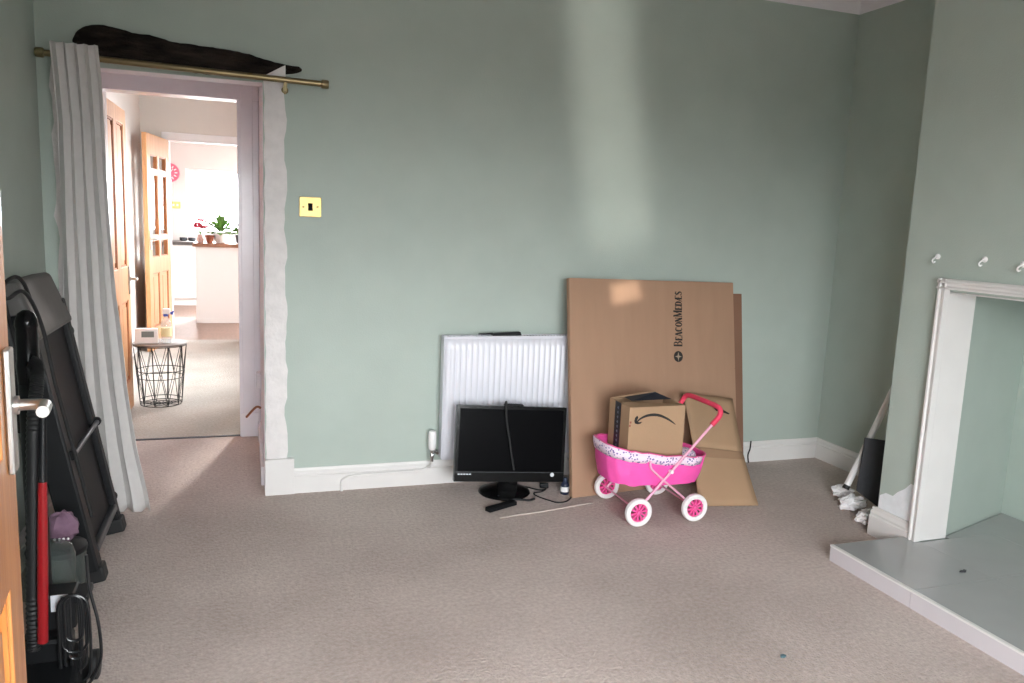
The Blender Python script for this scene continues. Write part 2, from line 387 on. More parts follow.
b = MB().box((2.4, 9.0, 0), (2.5, 9.7, 2.7)).box((2.4, 12.3, 0), (2.5, 13.0, 2.7)).box((2.4, 9.7, 2.25), (2.5, 12.3, 2.7)).box((2.4, 9.7, 0), (2.5, 12.3, .1))
struct(b.build('wall_kitchen_right', 'hallwall'))
struct(MB().box((-1.9, 9.0, 0), (-1.8, 13.0, 2.7)).box((-1.9, 9.0, 0), (-1.12, 9.1, 2.7)).box((.45, 9.0, 0), (2.5, 9.1, 2.7)).build('wall_kitchen_left', 'hallwall'))
b = MB()
for x in (KX0, KX0+.8, KX0+1.6, KX1-.05): b.box((x, 12.92, KZ0), (x+.05, 12.98, KZ1))
for z in (KZ0, KZ1-.05): b.box((KX0+.001, 12.925, z+.001), (KX1-.001, 12.975, z+.049))
w2 = struct(b.build('window_2', 'whitep', bevel=.004))
MB().box((KX0+.02, 12.948, KZ0+.02), (KX1-.02, 12.952, KZ1-.02)).build('window_pane', 'glass', w2)
b = MB()
for y in (9.7, 10.97, 12.24): b.box((2.42, y, .1), (2.48, y+.06, 2.25))
for z in (.1, 2.19): b.box((2.425, 9.701, z+.001), (2.475, 12.299, z+.059))
w3 = struct(b.build('added_window_3', 'whitep', bevel=.004))  # unseen side window, added to let more daylight into kitchen and hall
MB().box((2.448, 9.72, .12), (2.452, 12.28, 2.23)).build('window_pane', 'glass', w3)

b = MB()
for y in (6.2, 7.64): b.box((.37, y, .9), (.43, y+.06, 2.3))
for z in (.9, 2.24): b.box((.375, 6.201, z+.001), (.425, 7.699, z+.059))
w4 = struct(b.build('added_window_4', 'whitep', bevel=.004))  # unseen window, added to brighten the dark hall
MB().box((.398, 6.22, .92), (.402, 7.68, 2.28)).build('window_pane', 'glass', w4)

# ------------------------------------------------------------------ doors
def door(name, hinge, tip, h, t, side, panels, glass, m, mg, hz, hy, lever=1, both=False):
    """panelled leaf from hinge (x,y) to tip (x,y); side = +1: face looks to the right of hinge->tip"""
    a, c = V(*hinge, .008), V(*tip, .008); w = (c-a).length; X = (c-a).normalized(); N = X.cross(V(0, 0, 1))*side; Z = V(0, 0, 1)
    xs = sorted({0, w}|{p[0] for p in panels+glass}|{p[1] for p in panels+glass}); zs = sorted({0, h}|{p[2] for p in panels+glass}|{p[3] for p in panels+glass})
    b = MB(); g = MB(); gl = MB()
    def inr(x, z, L): return any(p[0] < x < p[1] and p[2] < z < p[3] for p in L)
    for i in range(len(xs)-1):
        for j in range(len(zs)-1):
            mx, mz = (xs[i]+xs[i+1])/2, (zs[j]+zs[j+1])/2
            if inr(mx, mz, panels+glass): continue
            b.obox(a+X*mx+Z*mz-N*t/2, X*(xs[i+1]-xs[i])/2, N*t/2, Z*(zs[j+1]-zs[j])/2)
    for x0, x1, z0, z1 in panels:
        b.obox(a+X*(x0+x1)/2+Z*(z0+z1)/2-N*t/2, X*(x1-x0)/2, N*(t/2-.014), Z*(z1-z0)/2)
        if x1-x0 > .12: b.obox(a+X*(x0+x1)/2+Z*(z0+z1)/2-N*t/2, X*((x1-x0)/2-.04), N*(t/2-.006), Z*((z1-z0)/2-.04))
    for x0, x1, z0, z1 in panels+glass:
        e = .012
        for cx, cz, hx, hz_ in ((x0+e/2, (z0+z1)/2, e/2, (z1-z0)/2), (x1-e/2, (z0+z1)/2, e/2, (z1-z0)/2), ((x0+x1)/2, z0+e/2, (x1-x0)/2, e/2), ((x0+x1)/2, z1-e/2, (x1-x0)/2, e/2)):
            g.obox(a+X*cx+Z*cz-N*t/2, X*hx, N*(t/2-.005), Z*hz_)
    for x0, x1, z0, z1 in glass:
        gl.obox(a+X*(x0+x1)/2+Z*(z0+z1)/2-N*t/2, X*((x1-x0)/2), N*.003, Z*((z1-z0)/2))
    o = struct(b.build(name, m, bevel=.003))
    g.build('panel_moulding', mg, o)
    if glass: gl.build('glass_pane', 'glass', o)
    for sgn in ((1, -1) if both else (1,)):
        n = N*sgn; base = a+X*(w-hy)+Z*hz-(N*t if sgn < 0 else N*0)
        hb = MB().obox(base+n*.005-Z*.008, X*.02, n*.005, Z*.094)
        hp = hb.build('handle_plate', 'steel', o, bevel=.003)
        lv = MB(); lv.tube(smooth_path([base+n*.009, base+n*.030, base+n*.047-X*.004, base+n*.052-X*.016, base+n*.052-X*.055], 5), .0088, 12)
        lv.cyl(base+n*.008, base+n*.016, .014)
        lv.build('lever', 'steel', hp, smooth=True)
    return o
door('door_1', (-.262, .60), (-.342, 1.362), 1.98, .04, 1, [(.11, .345, .2, .8), (.425, .66, .2, .8), (.11, .345, 1.0, 1.86), (.425, .66, 1.0, 1.86)], [], 'pine', 'pine', 1.066, .05)
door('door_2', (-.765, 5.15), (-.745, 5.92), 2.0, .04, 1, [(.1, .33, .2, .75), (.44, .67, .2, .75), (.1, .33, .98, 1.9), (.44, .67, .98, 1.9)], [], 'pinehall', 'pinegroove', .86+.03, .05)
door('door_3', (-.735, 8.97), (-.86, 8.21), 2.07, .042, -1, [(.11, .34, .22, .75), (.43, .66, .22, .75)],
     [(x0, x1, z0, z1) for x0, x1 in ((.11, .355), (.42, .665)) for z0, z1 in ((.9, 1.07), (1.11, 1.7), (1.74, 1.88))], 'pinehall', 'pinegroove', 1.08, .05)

# ------------------------------------------------------------------ fixed things in the room
# fireplace surround
t = thing('fireplace_surround', (XB, 1.87, .07), 'white painted fireplace surround framing the empty recess above the tiled hearth', 'fireplace surround')
Yo, Yi, Zo, Zi = 2.553, Y1, 1.218, ZO+.005
def mould(a, c, w, n):
    """stepped moulding from a to c, its width running along w, proud of the wall"""
    prof = [(0, 0), (0, .022), (.008, .03), (.016, .03), (.02, .022), (.03, .022), (.036, .03), (.043, .03), (.043, 0)]
    return [a+w*p[0]+V(-1, 0, 0)*(p[1]+.0006) for p in prof], [c+w*p[0]+V(-1, 0, 0)*(p[1]+.0006) for p in prof]
for nm, ys, sg in (('jamb_moulding', Yo, -1), ('jamb_moulding', 1.187, 1)):
    A, B = mould(V(XB, ys, .0705), V(XB, ys, Zo), V(0, sg, 0), 0); MB().hexa(A, B).build(nm, 'white', t)
A, B = mould(V(XB, 1.187, Zo), V(XB, Yo, Zo), V(0, 0, -1), 0); MB().hexa(A, B).build('head_moulding', 'white', t)
MB().box((XB+.0002, Yi+.001, .0705), (2.93, Yi+.019, Zi-.013)).build('jamb_lining', 'white', t, bevel=.002)
MB().box((XB+.0002, Y0-.019, .0705), (2.93, Y0-.001, Zi-.013)).build('jamb_lining', 'white', t, bevel=.002)
MB().box((XB+.0002, Y0-.0185, Zi-.012), (2.93, Yi+.0185, ZO-.001)).build('head_lining', 'white', t, bevel=.002)
# hearth
t = thing('hearth', (2.9, 1.87, 0), 'raised hearth of pale grey glossy tiles with white edge in front of fireplace', 'hearth')
HX, HY1, HY0 = 2.366, 2.573, 1.167
PL = [(HX, HY0), (XB-.001, HY0), (XB-.001, Y0+.002), (3.48, Y0+.002), (3.48, 2.50), (XB-.001, 2.50), (XB-.001, HY1), (HX, HY1)]
b = MB().hexa([(x, y, 0) for x, y in PL], [(x, y, .064) for x, y in PL])
b.build('plinth', 'grout', t)
b = MB(); ys = [HY0+.0, 1.65, 2.14, HY1]; xs = [HX+.004, 2.89]
for i in range(3): b.box((HX+.004, ys[i]+.0012, .06), (XB-.001, ys[i+1]-.0012, .07))
for i in range(3):
    y1 = min(ys[i+1], 2.505); b.box((XB, ys[i]+.0012 if i else Y0+.002, .06), (3.2, y1-.0012, .07))
b.hexa([(3.202, 1.25, .06), (3.495, 1.05, .06), (3.494, 2.70, .06), (2.95, 2.53, .06), (2.95, 2.506, .06), (3.202, 2.506, .06)], [(3.202, 1.25, .07), (3.495, 1.05, .07), (3.494, 2.70, .07), (2.95, 2.53, .07), (2.95, 2.506, .07), (3.202, 2.506, .07)])
b.build('tile_top', 'tile', t)
b = MB()
for i in range(3): b.box((HX-.006, ys[i]+.001, 0), (HX+.002, ys[i+1]-.001, .064))
b.build('tile_front', mat('lilac white tile', '#cdc7cb', .25, var=.02), t)
MB().box((HX-.008, HY0, .062), (HX+.008, HY1+.002, .0715)).build('edge_trim', 'white', t, bevel=.002)
q = at(963, 572, 2, .07)
tag(MB().prism([(-.02, 0), (-.008, .007), (.004, .004), (.012, .011), (.02, .002), (.006, -.008)], q+V(0, 0, .0005), (1, 0, 0), (0, 1, 0), (0, 0, 1), .006).build('debris_chip', 'charcoal', bevel=.001), 'small dark chip of debris lying on the tiled hearth', 'debris')
q = at(783, 657, 2, 0)
tag(MB().prism([(-.012, -.004), (.0, -.008), (.012, -.002), (.006, .008), (-.006, .007)], q+V(0, 0, .0005), (1, 0, 0), (0, 1, 0), (0, 0, 1), .006).build('carpet_scrap', mat('dull teal scrap', '#4f6a72', .6), bevel=.001), 'tiny teal scrap lying on open carpet near the hearth', 'scrap')
# hooks on the breast
for (u, v), lab in (((938, 258), 'white plastic hook on the chimney breast nearest its left corner'), ((985, 261), 'white plastic hook on the chimney breast above the surround, middle of three'), ((1023.5, 266), 'hook on the chimney breast cut off by the right picture edge')):
    q = at(u, v, 0, XB)
    t = thing('wall_hook', q, lab, 'hook', 'hooks on the chimney breast')
    MB().lathe(q+V(0, 0, .006), (-1, 0, 0), [(.012, 0), (.012, .004), (.007, .008), (.004, .011)], 16).build('plate', 'whitep', t, smooth=True)
    MB().tube(smooth_path([q+V(-.006, 0, .004), q+V(-.022, 0, -.002), q+V(-.03, 0, -.012), q+V(-.022, 0, -.02), q+V(-.014, 0, -.016)], 5), .0035, 8).build('prong', 'whitep', t, smooth=True)
    
# light switch
c0 = at(310.3, 207, 1, YB)
t = thing('light_switch', c0, 'square brass light switch with black rocker on green wall beside passage', 'light switch')
b = MB(); W2, H2 = .051, .047
b.obox(c0+V(0, -.003, 0), V(W2, 0, 0), V(0, .003, 0), V(0, 0, H2))
b.build('plate', 'brassplate', t, bevel=.002)
for sx in (-1, 1): MB().lathe(c0+V(sx*.032, -.006, 0), (0, -1, 0), [(.0055, 0), (.0055, .002), (.003, .003)], 12).build('screw', 'brass', t, smooth=True)
MB().hexa([c0+V(-.011, -.0055, -.018), c0+V(.011, -.0055, -.018), c0+V(.011, -.0055, .018), c0+V(-.011, -.0055, .018)], [c0+V(-.010, -.012, -.017), c0+V(.010, -.012, -.017), c0+V(.010, -.007, .017), c0+V(-.010, -.007, .017)]).build('rocker', 'blackgloss', t)

# radiator
RX0, RX1, RZ0, RZ1, RY0, RY1 = .948, 1.74, .155, .795, 3.80, 3.862
t = thing('radiator', (1.35, 3.84, RZ0), 'white fluted panel radiator on back wall behind the television', 'radiator')
P = []; n = 24; pitch = (RX1-RX0-.06)/n
line = [(RX0, .004), (RX0+.028, .004)]
for i in range(n):
    x = RX0+.03+i*pitch
    line += [(x, .004), (x+pitch*.22, -.006), (x+pitch*.7, -.006), (x+pitch*.92, .004)]
line += [(RX1, .004)]
zs = [(RZ0, 0), (RZ0+.045, 0), (RZ0+.065, 1), (RZ1-.065, 1), (RZ1-.045, 0), (RZ1, 0)]
P = [[V(x, RY0+(d if k else .004), z) for z, k in zs] for x, d in line]
MB().grid(P).build('panel', 'radw', t, smooth=True, solid=.003)
MB().box((RX0+.003, RY0+.05, RZ0), (RX1-.003, RY1, RZ1-.005)).build('rear_panel', 'radw', t, bevel=.004)
b = MB().box((RX0-.004, RY0+.003, RZ0+.005), (RX0, RY1, RZ1)); b.build('side_panel', 'radw', t, bevel=.0015)
MB().box((RX1, RY0+.003, RZ0+.005), (RX1+.004, RY1, RZ1)).build('side_panel', 'radw', t, bevel=.0015)
b = MB().box((RX0, RY0+.002, RZ1-.012), (RX1, RY0+.006, RZ1+.002)).box((RX0, RY1-.004, RZ1-.012), (RX1, RY1, RZ1+.002))
for i in range(48):
    x = RX0+.005+i*(RX1-RX0-.01)/47; b.box((x-.003, RY0+.005, RZ1-.004), (x+.003, RY1-.003, RZ1))
b.box((RX0, RY0+.02, RZ1-.004), (RX1, RY0+.024, RZ1+.0005)).build('top_grille', 'radw', t)
v0 = at(432, 452, 1, 3.845)
vb = MB(); vb.lathe(v0+V(0, 0, -.02), (0, 0, 1), [(.009, -.03), (.009, -.01), (.013, -.008), (.013, .012), (.01, .016), (.012, .02), (.012, .03)], 14)
vb.tube([v0, V(RX0+.03, v0.y, v0.z)], .009, 12).cyl(v0+V(.02, 0, 0), v0+V(.036, 0, 0), .014, n=6)
vl = vb.build('valve', 'chrome', t, smooth=True)
MB().lathe(v0+V(0, 0, .012), (0, 0, 1), [(.013, 0), (.019, .006), (.021, .04), (.021, .085), (.018, .098), (.009, .103)], 18).build('thermostat_head', 'whitep', vl, smooth=True)
pz = .082; py = YB-.03
MB().tube(smooth_path([v0+V(0, 0, -.03), V(v0.x, v0.y+.005, .115), V(v0.x-.015, py+.004, pz+.012), V(v0.x-.06, py, pz), V(.7, py, pz-.002), V(.515, py, pz-.006), V(.465, py, pz-.02), V(.452, py, .045), V(.452, py, .0)], 6), .0075, 10).build('supply_pipe', 'white', t, smooth=True)
for x in (1.1, 1.56): MB().box((x, RY1, .62), (x+.03, YB-.001, .74)).build('wall_bracket', 'radw', t)
# small dark handset on the radiator
a, c = V(1.15, 3.825, RZ1+.0035), V(1.36, 3.825, RZ1+.0035)
b = MB().hexa([a+V(.05, -.018, 0), c+V(0, -.02, 0), c+V(0, .02, 0), a+V(.05, .018, 0)], [a+V(.06, -.014, .012), c+V(-.006, -.016, .019), c+V(-.006, .016, .019), a+V(.06, .014, .012)])
t = thing('handset', (1.26, 3.825, RZ1), 'slim black handset lying on top of the white radiator', 'handset')
b.build('body', 'black', t, bevel=.004)
MB().tube([a+V(-.02, 0, .007), a+V(.056, 0, .009)], [.004, .006], 8).build('antenna', 'black', t, smooth=True)

# passage fittings
q = at(261, 380, 0, PX1)
t = thing('junction_box', q, 'small off-white cable box low on the pale passage wall', 'junction box')
MB().box((PX1-.025, q.y-.05, q.z-.045), (PX1, q.y+.05, q.z+.045)).build('lid', 'jamb', t, bevel=.005)
MB().tube([V(PX1-.012, q.y+.01, q.z-.045), V(PX1-.012, q.y+.01, .1)], .004, 8).build('cable', 'jamb', t, smooth=True)
p0, p1 = at(260, 402, 0, PX1-.012), at(250, 417, 0, PX1-.05)
p1 = V(.0, 4.93, .14); p0 = V(PX1-.01, 4.86, .21)
tag(MB().tube(smooth_path([p0+V(.006, 0, .0), p0+V(-.02, .0, .006), p1], 5), .007, 10).build('pipe_stub', 'copper', smooth=True), 'thin brown pipe stub sticking out beside the passage door frame', 'pipe')

# curtain pole and curtain
pl, pr = at(37, 52, 1, 3.825), at(327, 84.6, 1, 3.825)
pl = V(max(pl.x, XL+.012), 3.825, pl.z)
t = thing('curtain_pole', (pl+pr)/2, 'antique brass curtain pole across the passage opening below the dark timber', 'curtain pole')
MB().tube([pl, pr], .0135, 16).build('rod', 'brass', t, smooth=True)
for p, sg in ((pl, 1), (pr, -1)):
    d = (pr-pl).normalized()*sg
    MB().lathe(p, d, [(.012, -.008), (.018, -.007), (.02, 0), (.02, .022), (.016, .026)], 18).build('finial', 'brass', t, smooth=True)
for u in (281,):
    f = (u-37)/(327-37); p = pl+(pr-pl)*f
    MB().tube([V(p.x, YB-.012, p.z-.035), V(p.x, p.y, p.z-.016)], .007, 10).cyl(V(p.x, p.y-.002, p.z-.045), V(p.x, p.y-.002, p.z-.012), .0075).lathe(V(p.x, YB-.002, p.z-.035), (0, -1, 0), [(.018, 0), (.018, .006), (.01, .01)], 14).box((p.x-.008, p.y-.012, p.z-.05), (p.x+.008, p.y+.004, p.z-.012)).build('bracket', 'brass', t, smooth=True)
p = pl+(pr-pl)*.09
MB().tube([V(p.x, YB-.004, p.z-.03), V(p.x, p.y, p.z-.016)], .007, 10).build('bracket', 'brass', t, smooth=True)
# curtain hung on eyelets, falling in deep folds and flaring to the right at the hem
zt = 2.032
rows = 60; colsN = 150
Lz = [(2.045, -.752), (1.72, -.735), (1.2, -.74), (.6, -.75), (0.0, -.76)]
Rz = [(2.045, -.575), (1.9, -.565), (1.5, -.556), (1.0, -.535), (.6, -.505), (.3, -.468), (.1, -.432), (0.0, -.42)]
def ip(T, z):
    for (z1, a), (z0, c) in zip(T, T[1:]):
        if z >= z0: return c+(a-c)*(z-z0)/(z1-z0)
    return T[-1][1]
P = []
NF = 4.5
for j in range(colsN+1):
    s = j/colsN; row = []
    for i in range(rows+1):
        f = i/rows
        z = zt-(zt-.012)*f
        x = ip(Lz, z)+(ip(Rz, z)-ip(Lz, z))*s
        ph = 2*PI*NF*s
        amp = .019*(1+.35*f)
        y = 3.786+amp*math.sin(ph+.6*math.sin(3*f))+.018*f*noise.noise(V(s*5, f*3, 2))
        x += .004*math.sin(2*ph+.8)+.006*noise.noise(V(s*7, f*4, 9))
        y = min(y, YB-.01)-.03*f*f
        if j == colsN: y -= .0
        z2 = z+(.006*math.sin(ph*1.0) if i == 0 else 0)
        row.append(V(x, y, z2 if i < rows else .012+.01*abs(math.sin(ph))))
    P.append(row)
t = thing('curtain', (-.63, 3.825, .01), 'grey-white full length curtain gathered at the left of the passage opening', 'curtain')
MB().grid(P).build('cloth', 'curtain', t, smooth=True, solid=.002)
# old dark timber lintel set in the plaster over the opening
top = [(72, 38), (75, 31), (82, 26), (95, 24), (108, 25.5), (122, 29), (136, 33), (150, 35), (158, 37), (175, 42), (190, 43.5), (205, 46), (220, 48), (235, 50), (250, 54), (265, 59), (280, 63), (292, 65.5), (299, 66), (302, 68.5)]
bot = [(72, 42), (78, 48), (86, 52), (96, 58), (108, 61), (122, 63), (136, 65), (150, 67), (160, 68), (175, 70), (190, 72), (205, 73.5), (220, 75), (235, 76.5), (250, 77), (265, 76.5), (280, 74.5), (292, 73.5), (299, 72), (302, 70.5)]
P = []
def resamp(T, n):
    out = []
    for i in range(n):
        f = i/(n-1)*(len(T)-1); k = min(int(f), len(T)-2); g = f-k
        out.append((T[k][0]+(T[k+1][0]-T[k][0])*g, T[k][1]+(T[k+1][1]-T[k][1])*g))
    return out
for (u, v), (u2, v2) in zip(resamp(top, 80), resamp(bot, 80)):
    a, c = at(u, v, 1, YB-.02), at(u2, v2, 1, YB-.02); row = []
    mid, hh = (a+c)/2, (a.z-c.z)/2
    for j in range(13):
        an = PI/2-PI*j/12
        k = 1+.10*noise.noise(V(mid.x*9, an*1.5, 1))+.06*noise.noise(V(mid.x*40, an*4, 3))
        row.append(V(mid.x, YB-.004-max(math.cos(an), 0)*min(.055, hh*1.2)*k, mid.z+math.sin(an)*hh*(1+.07*noise.noise(V(mid.x*40, 5, an)))))
    P.append(row)
b = MB().grid(P)
b.add(P[0], [tuple(range(13))]); b.add(P[-1], [tuple(reversed(range(13)))])
tag(b.build('timber_lintel', 'oldwood', smooth=True), 'rough blackened old timber lintel set in green wall above the curtain pole', 'lintel')

# ------------------------------------------------------------------ television and what lies round it
TL, TR, BL = V(1.003, 3.65, .479), V(1.565, 3.60, .455), V(.961, 3.60, .107)
TX = (TR-TL); w = TX.length; TX.normalize(); TY = (TL-BL); TY = (TY-TX*TY.dot(TX)); h = (TL-BL).length; TY.normalize(); TN = TX.cross(TY).normalized()
if TN.y > 0: TN = -TN
O = BL
def tv(x, y, n): return O+TX*x+TY*y+TN*n
t = thing('television', (1.25, 3.68, 0), 'black flat screen television standing on the carpet before the radiator', 'television')
b = MB().hexa([tv(0, 0, 0), tv(w, 0, 0), tv(w, h, 0), tv(0, h, 0)], [tv(0, 0, -.03), tv(w, 0, -.03), tv(w, h, -.03), tv(0, h, -.03)])
b.hexa([tv(.08, .06, -.03), tv(w-.08, .06, -.03), tv(w-.08, h-.05, -.03), tv(.08, h-.05, -.03)], [tv(.14, .09, -.065), tv(w-.14, .09, -.065), tv(w-.14, h-.1, -.065), tv(.14, h-.1, -.065)])
b.build('casing', 'blackgloss', t, bevel=.004)
e = .016
b = MB()
for x0, x1, y0, y1 in ((0, w, h-e, h), (0, w, 0, .052), (0, e, .052, h-e), (w-e, w, .052, h-e)): b.hexa([tv(x0, y0, 0), tv(x1, y0, 0), tv(x1, y1, 0), tv(x0, y1, 0)], [tv(x0, y0, .007), tv(x1, y0, .007), tv(x1, y1, .007), tv(x0, y1, .007)])
bz = b.build('bezel', 'blackgloss', t, bevel=.002)
MB().hexa([tv(.002, .047, .0072), tv(w-.002, .047, .0072), tv(w-.002, .0485, .0072), tv(.002, .0485, .0072)], [tv(.002, .047, .0078), tv(w-.002, .047, .0078), tv(w-.002, .0485, .0078), tv(.002, .0485, .0078)]).build('trim_line', 'dkgrey', bz)
b = MB()
for k in range(5): b.hexa([tv(.018+k*.014, .034, .0072), tv(.028+k*.014, .034, .0072), tv(.028+k*.014, .040, .0072), tv(.018+k*.014, .040, .0072)], [tv(.018+k*.014, .034, .0076), tv(.028+k*.014, .034, .0076), tv(.028+k*.014, .040, .0076), tv(.018+k*.014, .040, .0076)])
b.build('badge', 'label', bz)
MB().hexa([tv(e, .052, .0005), tv(w-e, .052, .0005), tv(w-e, h-e, .0005), tv(e, h-e, .0005)], [tv(e, .052, .002), tv(w-e, .052, .002), tv(w-e, h-e, .002), tv(e, h-e, .002)]).build('screen', 'screen', t)
MB().lathe(tv(w-.062, .036, .007), TN, [(.0105, 0), (.0105, .001)], 20).build('round_sticker', 'label', t)
bc = V(1.255, 3.685, 0)
MB().lathe(bc, (0, 0, 1), [(.13, .001), (.134, .005), (.130, .012), (.10, .021), (.06, .026)], 40).build('base', 'blackgloss', t, smooth=True)
MB().hexa([bc+V(-.055, -.045, .02), bc+V(.045, -.07, .02), bc+V(.06, -.02, .02), bc+V(-.04, .0, .02)], [tv(w/2-.05, .03, -.02), tv(w/2+.05, .03, -.02), tv(w/2+.05, .07, -.05), tv(w/2-.05, .07, -.05)]).build('neck', 'blackgloss', t, bevel=.006)
MB().hexa([V(1.19, 3.592, .0165), V(1.255, 3.578, .0165), V(1.262, 3.61, .0215), V(1.2, 3.622, .0215)], [V(1.19, 3.592, .018), V(1.255, 3.578, .018), V(1.262, 3.61, .023), V(1.2, 3.622, .023)]).build('base_sticker', mat('bluish sticker', '#3c4152', .3), t)
# cable thrown over the top of the set
path = [tv(.300, .06, .0155), tv(.285, .13, .0155), tv(.268, .22, .0155), tv(.252, .30, .0155), tv(.246, h-.02, .0165), tv(.243, h+.006, .0155), tv(.245, h+.018, .006), tv(.25, h+.019, -.012), tv(.258, h+.016, -.037), tv(.262, h-.01, -.05), tv(.27, h-.05, -.075)]
tag(MB().tube(smooth_path(path, 6), .0055, 10).build('draped_cable', 'blackrub', smooth=True), 'black cable draped over the top of the television and down its screen', 'cable')
tag(MB().hexa([tv(.24, h+.001, -.004), tv(.345, h+.001, -.004), tv(.345, h+.001, -.03), tv(.24, h+.001, -.03)], [tv(.245, h+.012, -.006), tv(.335, h+.011, -.006), tv(.335, h+.011, -.028), tv(.245, h+.012, -.028)]).build('power_adapter', 'black', bevel=.003), 'flat black adapter resting on the top edge of the television', 'adapter')
# remote in front of the base
a, c = at(488, 512, 2, .0), at(514, 504.5, 2, .0)
d = (c-a).normalized(); nn = V(-d.y, d.x, 0)
t = thing('remote_control', (a+c)/2, 'black remote control lying on the carpet in front of television base', 'remote control')
MB().obox((a+c)/2+V(0, 0, .011), d*((c-a).length/2+.004), nn*.019, V(0, 0, .0105)).build('casing', 'black', t, bevel=.004)
b = MB()
for i in range(6):
    for j in (-1, 0, 1): b.obox((a+c)/2+V(0, 0, .0218)+d*(-.055+i*.02)+nn*j*.010, d*.005, nn*.0032, V(0, 0, .001))
b.build('buttons', 'blackrub', t)
a2 = at(511, 503.5, 2, 0)
tag(MB().tube(smooth_path([a2+V(-.005, .022, .007), a2+V(.01, .032, .007), a2+V(.05, .03, .007), V(1.335, 3.53, .006), V(1.37, 3.545, .006)], 6), .0055, 8).build('plug_lead', 'blackrub', smooth=True), 'short black lead on the carpet behind the remote by television base', 'lead')
# power flex to the right of the base
F = lambda u, v, z=.004: at(u, v, 2, z)
tag(MB().tube(smooth_path([V(1.37, 3.76, .004), F(540, 490), F(546, 488.5), F(542, 491.5), F(534, 493), F(537, 496), F(548, 500), F(558, 502.5), F(567, 501), F(572, 495.5), V(1.60, 3.64, .004)], 7), .0035, 8).build('power_flex', 'blackrub', smooth=True), 'thin black power flex looping on carpet between television base and cardboard', 'cable')
q = at(544, 487.5, 2, 0)
tag(MB().obox(q+V(.0, 0.0, .012), V(.022, -.006, 0), V(.004, .014, 0), V(0, 0, .011)).build('mains_plug', 'black', bevel=.004), 'black mains plug on the carpet right of the television base', 'plug')
q = at(568, 495, 2, 0)
t = thing('small_bottle', q, 'little navy and white bottle on the carpet tucked behind cardboard edge', 'bottle')
q = q+V(-.012, .02, 0); t.location = q
MB().lathe(q, (0, 0, 1), [(.02, .001), (.022, .004), (.022, .05), (.016, .062), (.01, .066)], 16).build('body', mat('navy plastic', '#20283f', .4), t, smooth=True)
MB().lathe(q, (0, 0, 1), [(.0226, .016), (.0226, .042)], 16).build('wrapper', 'whitep', t, smooth=True)
MB().lathe(q, (0, 0, 1), [(.0115, .064), (.0115, .085), (.009, .088)], 14).build('cap', mat('navy plastic', '#20283f', .4), t, smooth=True)
tag(MB().tube(smooth_path([F(500, 518, .003), F(520, 514.6, .003), F(545, 511, .003), F(570, 506.5, .003), F(592, 503, .003)], 6), .0032, 8).build('loose_string', mat('dull white cord', '#c5b9b1', .6), smooth=True), 'thin white cord lying on the carpet in front of the cardboard', 'cord')

# ------------------------------------------------------------------ cardboard against the wall
def sheet(BLc, BRc, TLc, TRc, th, layers=1):
    BLc, BRc, TLc, TRc = map(Vector, (BLc, BRc, TLc, TRc)); n = (BRc-BLc).cross(TLc-BLc).normalized()
    if n.y > 0: n = -n
    return BLc, BRc, TLc, TRc, n
a = sheet((1.571, 3.52, .003), (2.632, 3.635, .003), (1.589, 3.75, 1.107), (2.6497, 3.8611, 1.0882), .03)
BLc, BRc, TLc, TRc, n = a
def cb(x, y, k=0.0):
    lo = BLc.lerp(BRc, x); hi = TLc.lerp(TRc, x); return lo.lerp(hi, y)+n*k
t = thing('flattened_box', BLc.lerp(BRc, .5), 'huge flattened brown carton with printed company name leaning on back wall', 'cardboard box')
b = MB()
b.hexa([cb(0, 0), cb(1, 0), cb(1, .555), cb(0, .555)], [cb(0, 0, -.006), cb(1, 0, -.006), cb(1, .555, -.006), cb(0, .555, -.006)])
b.hexa([cb(0, .559), cb(1, .559), cb(1, 1), cb(0, 1)], [cb(0, .559, -.006), cb(1, .559, -.006), cb(1, 1, -.006), cb(0, 1, -.006)])
b.hexa([cb(.002, .002, -.002), cb(.998, .002, -.002), cb(.998, .998, -.002), cb(.002, .998, -.002)], [cb(.002, .002, -.007), cb(.998, .002, -.007), cb(.998, .998, -.007), cb(.002, .998, -.007)])
fp = b.build('front_panel', 'card', t)
b = MB().hexa([cb(-.004, 0, -.002), cb(.0, 0, -.0), cb(.0, 1, -.0), cb(-.004, 1, -.002)], [cb(-.004, 0, -.03), cb(.0, 0, -.03), cb(.0, 1, -.03), cb(-.004, 1, -.03)])
b.build('folded_edge', 'card', t, bevel=.001)
MB().hexa([cb(0, 0, -.022), cb(.985, 0, -.022), cb(.985, .995, -.022), cb(0, .995, -.022)], [cb(0, 0, -.029), cb(.985, 0, -.029), cb(.985, .995, -.029), cb(0, .995, -.029)]).build('rear_panel', 'card2', t)
